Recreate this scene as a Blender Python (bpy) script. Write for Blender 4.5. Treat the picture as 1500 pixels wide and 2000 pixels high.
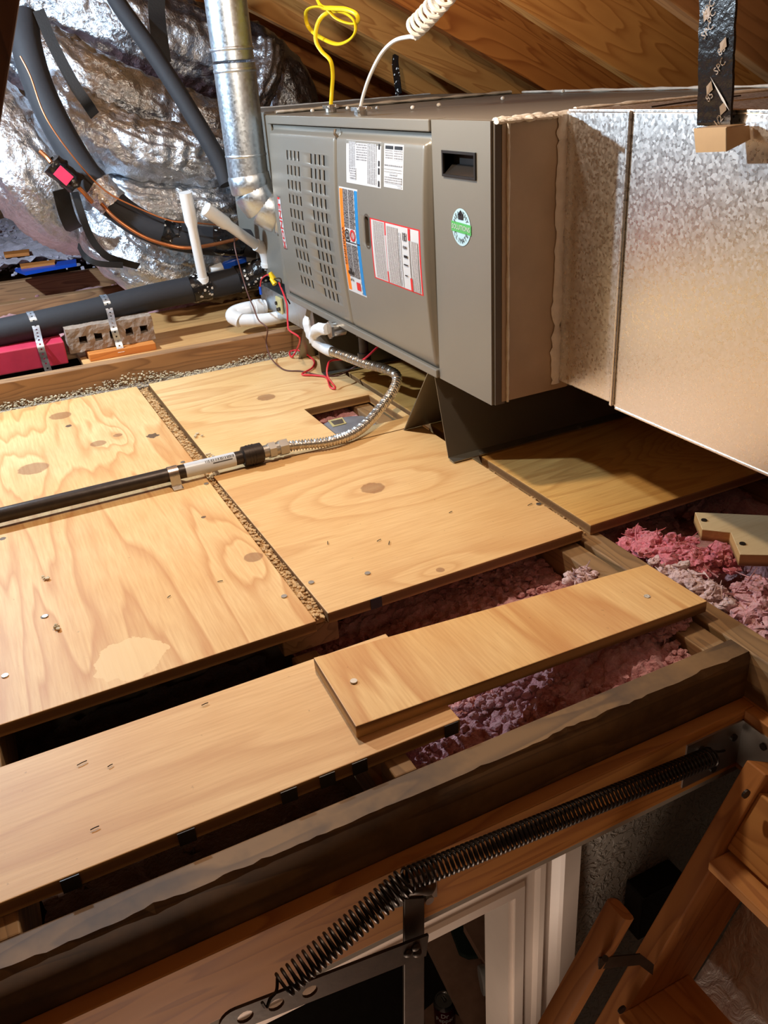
import bpy, bmesh, math, random
from math import sin, cos, pi, radians, sqrt, exp, atan2
from mathutils import Vector, Matrix, noise

for o in list(bpy.data.objects):
    bpy.data.objects.remove(o)
C = bpy.context.scene.collection
scene = bpy.context.scene
random.seed(7)

# ------------------------------------------------------------------ camera
H = 0.67                                   # eye height above the plywood deck (metres)
YAW, PIT, ROL, FPX = radians(-24.29), radians(27.41), radians(-4.10), 1646.6
_f = Vector((-sin(YAW) * cos(PIT), cos(YAW) * cos(PIT), -sin(PIT)))
_s = Vector((cos(YAW), sin(YAW), 0))
_u = _s.cross(_f)
_S = _s * cos(ROL) + _u * sin(ROL)
_U = _u * cos(ROL) - _s * sin(ROL)
CAM = Vector((0, 0, H))
cd = bpy.data.cameras.new('camera')
cam = bpy.data.objects.new('camera', cd)
C.objects.link(cam)
M = Matrix((_S, _U, -_f)).transposed().to_4x4()
M.translation = CAM
cam.matrix_world = M
cd.sensor_fit = 'VERTICAL'
cd.sensor_height = 36
cd.lens = FPX / 2000 * 36
cd.clip_start = 0.01
scene.camera = cam


def at(px, py, X=None, Y=None, Z=None, D=None):
    """world point on a measured plane of the attic (survey helper)"""
    d = _f + _S * ((px - 750) / FPX) + _U * ((1000 - py) / FPX)
    if X is not None: t = X / d.x
    elif Y is not None: t = Y / d.y
    elif Z is not None: t = (Z - H) / d.z
    else: t = D
    return CAM + d * t


# ------------------------------------------------------------------ world, exposure, lights
w = bpy.data.worlds.new('world')
scene.world = w
w.use_nodes = True
w.node_tree.nodes['Background'].inputs[0].default_value = (0.6, 0.62, 0.7, 1)
w.node_tree.nodes['Background'].inputs[1].default_value = 0.0
scene.view_settings.view_transform = 'Standard'
scene.view_settings.look = 'None'
scene.view_settings.gamma = 1
scene.view_settings.use_curve_mapping = False
scene.view_settings.exposure = 0.0


def lamp(name, loc, energy, col, size):
    l = bpy.data.lights.new(name, 'POINT')
    l.energy = energy
    l.color = col
    l.shadow_soft_size = size
    o = bpy.data.objects.new(name, l)
    o.location = loc
    C.objects.link(o)
    return o


BULB = Vector((0.38, 1.26, 0.95))          # warm attic bulb hanging from the rafters over the deck
LEDP = Vector((-0.38, 2.25, 1.00))          # cool work lamp among the ducts
lamp('warm_bulb_light', BULB, 25, (1.0, 0.84, 0.66), 0.03)
lamp('cool_lamp_light', LEDP, 100, (0.66, 0.83, 1.0), 0.025)
REAR_FILL = Vector((-0.55, -1.05, 1.25))        # added fill light behind the viewer, lifts the edges facing it
lamp('rear_fill_light', REAR_FILL, 4.5, (1.0, 0.78, 0.55), 0.05)
lamp('hall_light', (-0.08, 0.22, -1.12), 20, (1.0, 0.78, 0.62), 0.14)   # added unseen light below the hatch, placed to brighten the door casing


# ------------------------------------------------------------------ materials
def L(r, g, b):
    f = lambda c: ((c / 255 + 0.055) / 1.055) ** 2.4 if c > 10 else c / 255 / 12.92
    return (f(r), f(g), f(b), 1)


class NT:
    def __init__(s, name):
        s.m = bpy.data.materials.new(name)
        s.m.use_nodes = True
        s.t = s.m.node_tree
        s.b = s.t.nodes['Principled BSDF']

    def n(s, typ, **kw):
        n = s.t.nodes.new(typ)
        for k, v in kw.items():
            if isinstance(k, str) and hasattr(n, k): setattr(n, k, v)
        return n

    def link(s, a, b): s.t.links.new(a, b)

    def val(s, sock, v):
        if hasattr(v, 'is_linked') or hasattr(v, 'links'): s.link(v, sock)
        else: sock.default_value = v

    def math(s, op, a, b=None, c=None):
        n = s.n('ShaderNodeMath', operation=op)
        s.val(n.inputs[0], a)
        if b is not None: s.val(n.inputs[1], b)
        if c is not None: s.val(n.inputs[2], c)
        return n.outputs[0]

    def coord(s, scale=(1, 1, 1), kind='Object', rot=(0, 0, 0), loc=(0, 0, 0)):
        tc = s.n('ShaderNodeTexCoord')
        mp = s.n('ShaderNodeMapping')
        mp.inputs['Scale'].default_value = scale
        mp.inputs['Rotation'].default_value = rot
        mp.inputs['Location'].default_value = loc
        s.link(tc.outputs[kind], mp.inputs['Vector'])
        return mp.outputs[0]

    def noise(s, vec, scale, detail=4, rough=0.55, dist=0.0):
        n = s.n('ShaderNodeTexNoise')
        s.link(vec, n.inputs['Vector'])
        n.inputs['Scale'].default_value = scale
        n.inputs['Detail'].default_value = detail
        n.inputs['Roughness'].default_value = rough
        n.inputs['Distortion'].default_value = dist
        return n.outputs['Fac']

    def vor(s, vec, scale, out='Distance', feature='F1'):
        n = s.n('ShaderNodeTexVoronoi', feature=feature)
        s.link(vec, n.inputs['Vector'])
        n.inputs['Scale'].default_value = scale
        return n.outputs[out]

    def ramp(s, fac, stops):
        n = s.n('ShaderNodeValToRGB')
        e = n.color_ramp.elements
        e[0].position, e[0].color = stops[0]
        e[1].position, e[1].color = stops[-1]
        for p, c in stops[1:-1]:
            x = e.new(p)
            x.color = c
        s.link(fac, n.inputs[0])
        return n.outputs[0]

    def mix(s, fac, a, b, mode='MIX'):
        n = s.n('ShaderNodeMix', data_type='RGBA', blend_type=mode)
        s.val(n.inputs[0], fac)
        s.val(n.inputs[6], a)
        s.val(n.inputs[7], b)
        return n.outputs[2]

    def bump(s, h, strength=0.3, dist=0.002):
        n = s.n('ShaderNodeBump')
        n.inputs['Strength'].default_value = strength
        n.inputs['Distance'].default_value = dist
        s.link(h, n.inputs['Height'])
        s.link(n.outputs[0], s.b.inputs['Normal'])

    def set(s, col=None, rough=None, metal=None, **kw):
        if col is not None: s.val(s.b.inputs['Base Color'], col)
        if rough is not None: s.val(s.b.inputs['Roughness'], rough)
        if metal is not None: s.val(s.b.inputs['Metallic'], metal)
        for k, v in kw.items():
            s.val(s.b.inputs[k.replace('_', ' ')], v)
        return s.m


def plain(name, col, rough=0.5, metal=0.0, mottled=0.12, scale=30, bump=0.0, **kw):
    t = NT(name)
    v = t.coord()
    nz = t.noise(v, scale, 5)
    a = tuple(min(1, c * (1 - mottled)) for c in col[:3]) + (1,)
    b = tuple(min(1, c * (1 + mottled)) for c in col[:3]) + (1,)
    t.set(t.ramp(nz, [(0.3, a), (0.7, b)]), rough, metal, **kw)
    if bump: t.bump(t.noise(v, scale * 3, 4), bump)
    return t.m


def plywood(name, light, mid, dark, grain='X', seed=0.0, knots=(), bands=3.2, patches=(), lc=.42, stretch=(1.0, 4.6), dist=0.7, spots=()):
    """rotary-cut pine veneer: contour lines of a stretched field, bent round the knots"""
    t = NT(name)
    tc = t.n('ShaderNodeTexCoord')
    sep = t.n('ShaderNodeSeparateXYZ')
    t.link(tc.outputs['Object'], sep.inputs[0])
    X, Y = sep.outputs[0], sep.outputs[1]
    sc = (stretch[0], stretch[1], 1) if grain == 'X' else (stretch[1], stretch[0], 1)
    v = t.coord(scale=sc, loc=(seed * 3.1, seed * 1.7, seed))
    base = t.noise(v, 1.3, 3, 0.5, dist)
    field = base
    kmask = None
    for (kx, ky, r, amp) in knots:
        dx, dy = t.math('SUBTRACT', X, kx), t.math('SUBTRACT', Y, ky)
        if grain == 'X': dx = t.math('MULTIPLY', dx, 0.45)
        else: dy = t.math('MULTIPLY', dy, 0.45)
        d2 = t.math('ADD', t.math('MULTIPLY', dx, dx), t.math('MULTIPLY', dy, dy))
        g = t.math('POWER', 2.718, t.math('MULTIPLY', d2, -1 / (2 * (r * 1.9) ** 2)))
        field = t.math('ADD', field, t.math('MULTIPLY', g, amp))
        ddx, ddy = t.math('SUBTRACT', X, kx), t.math('SUBTRACT', Y, ky)
        d3 = t.math('SQRT', t.math('ADD', t.math('MULTIPLY', ddx, ddx), t.math('MULTIPLY', ddy, ddy)))
        wob = t.math('ADD', d3, t.math('MULTIPLY', t.noise(t.coord(), 90, 2), r * 0.3))
        k = t.math('SMOOTH_MIN', 1.0, t.math('MAXIMUM', 0.0, t.math('MULTIPLY', t.math('SUBTRACT', r * 1.05, wob), 9 / r)), 0.1)
        kmask = k if kmask is None else t.math('MAXIMUM', kmask, k)
    fr = t.math('FRACT', t.math('MULTIPLY', field, bands * 3))
    line = t.ramp(fr, [(0.0, (0, 0, 0, 1)), (0.55, (0.25, 0.25, 0.25, 1)), (0.86, (1, 1, 1, 1)), (1.0, (0, 0, 0, 1))])
    fine = t.noise(t.coord(scale=(14, 260, 1) if grain == 'X' else (260, 14, 1)), 1, 3)
    big = t.noise(t.coord(loc=(seed, 2, 0)), 3.0, 3)
    c = t.mix(t.ramp(big, [(0.35, (0, 0, 0, 1)), (0.7, (1, 1, 1, 1))]), light, mid)
    c = t.mix(t.math('MULTIPLY', line, lc), c, dark)
    c = t.mix(t.math('MULTIPLY', t.math('SUBTRACT', fine, 0.36), 1.0), c, dark)
    spk = t.ramp(t.noise(t.coord(), 120, 2), [(0.72, (0, 0, 0, 1)), (0.78, (1, 1, 1, 1))])
    c = t.mix(t.math('MULTIPLY', spk, 0.35), c, L(110, 72, 38))
    for (kx, ky, r) in patches:
        ddx, ddy = t.math('SUBTRACT', X, kx), t.math('SUBTRACT', Y, ky)
        d3 = t.math('SQRT', t.math('ADD', t.math('MULTIPLY', ddx, ddx), t.math('MULTIPLY', ddy, ddy)))
        wob = t.math('ADD', d3, t.math('MULTIPLY', t.noise(t.coord(), 38, 4), r * 0.9))
        k = t.math('LESS_THAN', wob, r * 1.35)
        c = t.mix(t.math('MULTIPLY', k, 0.8), c, light)
    for (kx, ky, r) in spots:
        ddx, ddy = t.math('SUBTRACT', X, kx), t.math('SUBTRACT', Y, ky)
        d3 = t.math('SQRT', t.math('ADD', t.math('MULTIPLY', ddx, ddx), t.math('MULTIPLY', ddy, ddy)))
        wob = t.math('ADD', d3, t.math('MULTIPLY', t.noise(t.coord(), 110, 4), r * 1.1))
        c = t.mix(t.math('MULTIPLY', t.math('LESS_THAN', wob, r * 1.3), 0.85), c, L(58, 44, 40))
    if kmask is not None:
        kc = t.mix(t.noise(t.coord(), 160, 3), L(150, 92, 54), L(96, 58, 36))
        c = t.mix(t.math('MULTIPLY', kmask, 0.62), c, kc)
    t.set(c, 0.55)
    t.bump(fine, 0.12, 0.001)
    return t.m


def lumber(name, light, dark, axis='X', seed=0.0, ring=26, rough=0.65, stain=None, rot=None):
    t = NT(name)
    sc = {'X': (0.9, 9, 9), 'Y': (9, 0.9, 9), 'Z': (9, 9, 0.9)}[axis]
    if rot is not None:
        tc = t.n('ShaderNodeTexCoord')
        m0 = t.n('ShaderNodeMapping')
        m0.inputs['Rotation'].default_value = rot
        t.link(tc.outputs['Object'], m0.inputs[0])
        m1 = t.n('ShaderNodeMapping')
        m1.inputs['Scale'].default_value = sc
        m1.inputs['Location'].default_value = (seed, seed * 2.3, seed * 0.7)
        t.link(m0.outputs[0], m1.inputs[0])
        v = m1.outputs[0]
    else:
        v = t.coord(scale=sc, loc=(seed, seed * 2.3, seed * 0.7))
    f = t.noise(v, 1.0, 3, 0.5, 0.4)
    fr = t.math('FRACT', t.math('MULTIPLY', f, ring))
    line = t.ramp(fr, [(0.0, (0, 0, 0, 1)), (0.6, (0.35, 0.35, 0.35, 1)), (0.9, (1, 1, 1, 1)), (1, (0, 0, 0, 1))])
    c = t.mix(t.math('MULTIPLY', line, 0.8), light, dark)
    mott = t.noise(t.coord(), 7, 4)
    c = t.mix(t.math('MULTIPLY', mott, 0.45), c, dark)
    if stain is not None:
        k = t.ramp(t.noise(t.coord(scale=(2, 2, 2)), 3, 5, 0.65), [(0.42, (0, 0, 0, 1)), (0.62, (1, 1, 1, 1))])
        c = t.mix(t.math('MULTIPLY', k, 0.8), c, stain)
    t.set(c, rough)
    t.bump(fr, 0.15, 0.001)
    return t.m


def plyedge(name):
    t = NT(name)
    tc = t.n('ShaderNodeTexCoord')
    sep = t.n('ShaderNodeSeparateXYZ')
    t.link(tc.outputs['Object'], sep.inputs[0])
    z = t.math('ADD', t.math('MULTIPLY', sep.outputs[2], 230), t.math('MULTIPLY', t.noise(t.coord(), 20, 3), 0.7))
    s_ = t.math('SINE', z)
    c = t.ramp(t.math('MULTIPLY_ADD', s_, 0.5, 0.5), [(0.2, L(126, 88, 48)), (0.8, L(190, 146, 88))])
    t.set(c, 0.75)
    t.bump(t.noise(t.coord(), 150, 4), 0.4, 0.002)
    return t.m


def metalmat(name, col, rough, spangle=0.0, scale=60, bump=0.0, bscale=40, metal=1.0, aniso=0.0):
    t = NT(name)
    v = t.coord()
    if spangle:
        ce = t.vor(t.coord(scale=(1, 1, 1)), scale, 'Color')
        sp = t.n('ShaderNodeSeparateColor')
        t.link(ce, sp.inputs[0])
        nz = t.noise(v, scale * 0.9, 5, 0.7)
        k = t.math('ADD', t.math('MULTIPLY', sp.outputs[0], 0.5), t.math('MULTIPLY', nz, 0.5))
        a = tuple(c * (1 - spangle) for c in col[:3]) + (1,)
        b = tuple(min(1, c * (1 + spangle)) for c in col[:3]) + (1,)
        t.set(t.ramp(k, [(0.25, a), (0.75, b)]), t.math('MULTIPLY_ADD', k, 0.22, rough - 0.1), metal)
        if bump: t.bump(k, bump, 0.001)
    else:
        nz = t.noise(v, bscale, 4)
        t.set(col, t.math('MULTIPLY_ADD', nz, 0.16, rough - 0.08), metal)
        if bump: t.bump(nz, bump, 0.002)
    return t.m


def foil(name, col, rough=0.30, b=0.45, sc=34):
    t = NT(name)
    v = t.coord(scale=(1, 1, 1))
    r1 = t.vor(v, sc, 'Distance')
    r2 = t.noise(v, sc * 2.4, 5, 0.6, 1.2)
    h = t.math('ADD', t.math('MULTIPLY', r1, 0.9), r2)
    t.set(t.ramp(r2, [(0.3, tuple(c * 0.8 for c in col[:3]) + (1,)), (0.7, col)]), t.math('MULTIPLY_ADD', r2, 0.2, rough - 0.08), 1.0)
    t.bump(h, b, 0.012)
    return t.m


def fluff(name, a, b, c):
    t = NT(name)
    v = t.coord()
    n1 = t.noise(v, 22, 6, 0.7)
    n2 = t.noise(v, 180, 4, 0.7)
    col = t.ramp(t.math('MULTIPLY_ADD', n2, 0.4, t.math('MULTIPLY', n1, 0.6)), [(0.32, c), (0.5, a), (0.68, b)])
    t.set(col, 0.95, 0.0, Sheen_Weight=0.3)
    t.bump(n2, 0.8, 0.006)
    return t.m


def tapeprint(name):
    t = NT(name)
    v = t.coord(scale=(1, 1, 1))
    k = t.vor(v, 75, 'Distance')
    m = t.noise(v, 30, 2)
    w_ = t.math('MULTIPLY', t.math('LESS_THAN', k, 0.30), t.math('GREATER_THAN', m, 0.5))
    t.set(t.mix(w_, L(16, 15, 16), L(215, 213, 208)), 0.22)
    t.bump(t.noise(v, 60, 4), 0.6, 0.004)
    return t.m


def fineprint(name, paper, ink, along='U', rows=30, dens=0.5):
    """rows of unreadably small type"""
    t = NT(name)
    tc = t.n('ShaderNodeTexCoord')
    sep = t.n('ShaderNodeSeparateXYZ')
    t.link(tc.outputs['UV'], sep.inputs[0])
    a, b = (sep.outputs[0], sep.outputs[1]) if along == 'U' else (sep.outputs[1], sep.outputs[0])
    row = t.math('MULTIPLY', b, rows)
    inrow = t.math('LESS_THAN', t.math('FRACT', row), 0.55)
    cmb = t.n('ShaderNodeCombineXYZ')
    t.link(t.math('MULTIPLY', a, rows * 3.0), cmb.inputs[0])
    t.link(t.math('FLOOR', row), cmb.inputs[1])
    nz = t.n('ShaderNodeTexNoise')
    t.link(cmb.outputs[0], nz.inputs['Vector'])
    nz.inputs['Scale'].default_value = 1.0
    nz.inputs['Detail'].default_value = 1
    k = t.math('MULTIPLY', inrow, t.math('GREATER_THAN', nz.outputs['Fac'], 1 - dens))
    t.set(t.mix(t.math('MULTIPLY', k, 0.75), paper, ink), 0.35)
    return t.m


MT = {}
MT['taupe'] = plain('furnace_taupe_paint', L(130, 127, 119), 0.36, 0.2, 0.02, 8)
MT['taupe_dark'] = plain('furnace_dark_bronze', L(96, 88, 78), 0.34, 0.3, 0.03, 8)
MT['brown_board'] = plain('brown_coated_panel', L(168, 146, 120), 0.45, 0.2, 0.08, 14, 0.1)
MT['slot_shade'] = plain('interior_shade', L(9, 8, 8), 1.0)  # near black puts the shade inside slots and recesses into colour
MT['black_plastic'] = plain('black_plastic', L(34, 30, 27), 0.35)
MT['galv'] = metalmat('galvanized_spangle', (0.82, 0.80, 0.77, 1), 0.30, 0.06, 240, 0.03)
MT['galv_flue'] = metalmat('flue_galvanized', (0.60, 0.68, 0.76, 1), 0.38, 0.05, 190, 0.04)
MT['steel'] = metalmat('bare_steel', (0.62, 0.60, 0.57, 1), 0.28, bump=0.05)
MT['steel_dull'] = metalmat('dull_zinc', (0.42, 0.40, 0.37, 1), 0.45, bump=0.1)
MT['hose'] = metalmat('stainless_hose', (0.70, 0.67, 0.62, 1), 0.32)
MT['iron'] = plain('black_iron', L(58, 50, 45), 0.42, 0.6, 0.2, 60, 0.1)
MT['spring'] = plain('dark_spring_steel', L(46, 38, 32), 0.38, 0.7, 0.2, 60)
MT['arm'] = plain('worn_brown_steel', L(62, 50, 38), 0.5, 0.5, 0.3, 40, 0.1)
MT['mastic'] = plain('white_mastic', L(206, 200, 190), 0.85, 0, 0.1, 60, 0.6)
MT['mastic_grey'] = plain('grey_mastic', L(160, 156, 150), 0.75, 0, 0.12, 60, 0.6)
MT['white'] = plain('white_plastic', L(226, 226, 222), 0.35, 0, 0.03)
MT['paper'] = plain('label_paper', L(202, 206, 210), 0.35, 0, 0.02)
MT['red'] = plain('label_red', L(206, 44, 48), 0.4, 0, 0.05)
MT['orange'] = plain('label_orange', L(236, 128, 32), 0.4, 0, 0.05)
MT['blue'] = plain('label_blue', L(28, 130, 196), 0.4, 0, 0.05)
MT['ink'] = plain('label_black', L(32, 30, 32), 0.4, 0, 0.05)
MT['green'] = plain('label_green', L(84, 172, 96), 0.4, 0, 0.05)
MT['skyblue'] = plain('label_pale_blue', L(176, 212, 226), 0.35, 0, 0.04)
MT['print_v'] = fineprint('fine_print_vertical', L(198, 202, 207), L(50, 50, 55), 'V', 22, 0.6)
MT['print_u'] = fineprint('fine_print', L(200, 203, 208), L(60, 60, 64), 'U', 18, 0.55)
MT['print_dark'] = fineprint('fine_print_dark', L(44, 40, 42), L(170, 168, 168), 'V', 26, 0.55)
MT['print_red'] = fineprint('fine_print_dense', L(200, 198, 198), L(60, 54, 56), 'V', 44, 0.62)
MT['foam'] = plain('black_pipe_insulation', L(36, 36, 40), 0.75, 0, 0.08, 50, 0.15)
MT['strap'] = plain('black_webbing', L(13, 12, 13), 0.6, 0, 0.15, 80, 0.2)
MT['tape'] = tapeprint('printed_black_tape')
MT['blacktape'] = plain('black_poly_tape', L(20, 18, 18), 0.25, 0, 0.2, 40, 0.5)
MT['strap_ink'] = plain('tan_print', L(150, 128, 104), 0.4)
MT['pale_fluff'] = fluff('pale_pink_fluff', L(222, 186, 180), L(240, 216, 208), L(170, 130, 126))
MT['foil'] = foil('duct_foil', (0.76, 0.81, 0.88, 1))
MT['foil_tape'] = foil('foil_tape', (0.86, 0.88, 0.92, 1), 0.14, 0.4, 60)
MT['foil_panel'] = foil('foil_faced_board', (0.92, 0.88, 0.84, 1), 0.55, 0.4, 14)
MT['pink'] = fluff('pink_fibreglass', L(214, 152, 152), L(238, 196, 192), L(160, 92, 96))
MT['pinkbatt'] = fluff('pink_batt', L(226, 120, 132), L(240, 160, 160), L(160, 70, 84))
MT['shade_fluff'] = fluff('shaded_bay_fibre', L(84, 58, 46), L(104, 76, 60), L(56, 38, 30))  # dark brown stands in for the shade deep in the left bays
MT['white_fluff'] = fluff('lilac_lit_insulation', L(205, 196, 212), L(232, 226, 238), L(150, 140, 160))  # white fibre with the cool light's lilac put into its colour
MT['yellow'] = plain('yellow_cable', L(238, 206, 22), 0.4, 0, 0.04)
MT['white_cable'] = plain('white_cable', L(222, 218, 210), 0.4, 0, 0.04)
MT['wire_red'] = plain('red_wire', L(214, 46, 58), 0.4, 0, 0.05)
MT['wire_brown'] = plain('brown_wire', L(98, 62, 52), 0.5, 0, 0.1)
MT['copper'] = plain('copper_tube', L(178, 112, 70), 0.35, 0.8, 0.1)
MT['pvc'] = plain('pvc_white', L(228, 229, 228), 0.3, 0, 0.03)
MT['tarp_blue'] = plain('blue_plastic', L(24, 84, 200), 0.35, 0, 0.06)
MT['red_block'] = plain('red_painted_block', L(196, 52, 78), 0.5, 0, 0.12, 20, 0.1)
MT['brick'] = plain('grey_brown_brick', L(150, 132, 116), 0.9, 0, 0.25, 45, 0.8)
MT['pinklabel'] = plain('pink_label', L(226, 52, 96), 0.5)
MT['teflon'] = plain('white_seal_tape', L(224, 228, 232), 0.5, 0, 0.05, 30, 0.4)
MT['brass'] = plain('yellow_brass', L(196, 160, 70), 0.3, 0.9, 0.1)
MT['beige'] = plain('beige_plastic', L(196, 184, 130), 0.5)
MT['clip'] = plain('tan_metal_clip', L(196, 158, 112), 0.4, 0.4, 0.06)
MT['ply_edge'] = plyedge('plywood_edge')
MT['pine_orange'] = lumber('pine_frame_board', L(206, 140, 66), L(160, 96, 40), 'X', 1.2, 14)
MT['pine_ladder'] = lumber('pine_ladder', L(186, 122, 60), L(142, 84, 36), 'Z', 4.2, 14, rot=(0, radians(-30), 0))
MT['pine_tread'] = lumber('pine_tread', L(208, 146, 78), L(160, 100, 46), 'Y', 2.2, 14)
MT['old_x'] = lumber('weathered_joist_x', L(168, 128, 84), L(116, 82, 52), 'X', 0.3, 16)
MT['old_y'] = lumber('weathered_joist_y', L(164, 128, 84), L(112, 84, 54), 'Y', 0.9, 16)
MT['header'] = lumber('dark_header', L(140, 104, 60), L(88, 62, 34), 'X', 2.0, 14, stain=L(60, 42, 24))
MT['beam'] = lumber('grey_brown_beam', L(176, 134, 92), L(120, 86, 58), 'X', 3.3, 16)
RA = radians(26)
MT['rafter_a'] = lumber('rafter_orange_pine', L(222, 148, 74), L(156, 84, 32), 'X', 0.0, 20, rot=(0, -RA, 0))
MT['rafter_b'] = lumber('rafter_amber_pine', L(224, 162, 88), L(172, 106, 46), 'X', 5.1, 18, rot=(0, -RA, 0))
MT['rafter_shade'] = lumber('rafter_shaded_pine', L(182, 132, 82), L(142, 96, 56), 'X', 9.7, 14, rot=(0, -RA, 0))  # duller copy of the pine: weaker light on near rafters put into colour
MT['deck'] = lumber('roof_deck', L(140, 96, 56), L(92, 60, 34), 'Y', 1, 10)
MT['dark_wood'] = lumber('dark_brace', L(92, 58, 36), L(58, 36, 24), 'Z', 1, 10)
MT['shim'] = lumber('orange_shim', L(218, 140, 66), L(180, 104, 44), 'X', 6, 14)
MT['drywall'] = plain('drywall', L(150, 140, 126), 0.9)
MT['wall'] = plain('textured_wall_paint', L(150, 142, 130), 0.6, 0, 0.04, 12)
MT['trim'] = plain('white_trim_paint', L(232, 216, 202), 0.35, 0, 0.02)
MT['mdf'] = plain('brown_board', L(192, 150, 124), 0.7, 0, 0.1)
MT['can_red'] = plain('can_maroon', L(122, 22, 34), 0.25, 0.5)
MT['alu'] = metalmat('aluminium', (0.8, 0.8, 0.8, 1), 0.22)
MT['cloth_green'] = plain('dark_green_cloth', L(40, 54, 44), 0.9)
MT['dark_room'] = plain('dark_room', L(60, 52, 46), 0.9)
MT['sawdust'] = plain('sawdust', L(205, 168, 118), 0.95, 0, 0.25, 120, 0.8)
MT['dust_fibre'] = plain('dusty_fibre', L(196, 182, 152), 0.95, 0, 0.25, 60, 0.5)
MT['floorline'] = plain('grey_dusty_wood', L(150, 136, 120), 0.9, 0, 0.2, 60, 0.5)
# wall texture relief
_t = NT('knockdown_wall')
_v = _t.coord()
_h = _t.noise(_v, 55, 3, 0.5, 1.5)
_t.set(_t.ramp(_t.noise(_v, 6, 3), [(0.3, L(176, 168, 158)), (0.7, L(194, 186, 175))]), 0.5)
_t.bump(_t.ramp(_h, [(0.45, (0, 0, 0, 1)), (0.6, (1, 1, 1, 1))]), 0.7, 0.004)
MT['wall'] = _t.m


# ------------------------------------------------------------------ mesh helpers
def link(name, me, parent=None, mats=(), smooth=False):
    for m in mats: me.materials.append(MT[m] if isinstance(m, str) else m)
    if smooth:
        for p in me.polygons: p.use_smooth = True
    o = bpy.data.objects.new(name, me)
    C.objects.link(o)
    if parent is not None: o.parent = parent
    return o


def mesh(name, V, F, mat, parent=None, smooth=False, fm=None):
    me = bpy.data.meshes.new(name)
    me.from_pydata([tuple(v) for v in V], [], [tuple(f) for f in F])
    me.validate()
    bm = bmesh.new()
    bm.from_mesh(me)
    bmesh.ops.recalc_face_normals(bm, faces=bm.faces)
    bm.to_mesh(me)
    bm.free()
    mats = mat if isinstance(mat, (list, tuple)) else [mat]
    if fm:
        for p, i in zip(me.polygons, fm): p.material_index = i
    return link(name, me, parent, mats, smooth)


def tag(o, label, cat=None, group=None, kind=None):
    o['label'] = label
    if cat: o['category'] = cat
    if group: o['group'] = group
    if kind: o['kind'] = kind
    return o


def empty(name, loc=(0, 0, 0)):
    # parts are modelled in world space, so the thing's Empty keeps the identity transform of its base
    o = bpy.data.objects.new(name, None)
    C.objects.link(o)
    o.empty_display_size = 0.05
    return o


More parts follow.
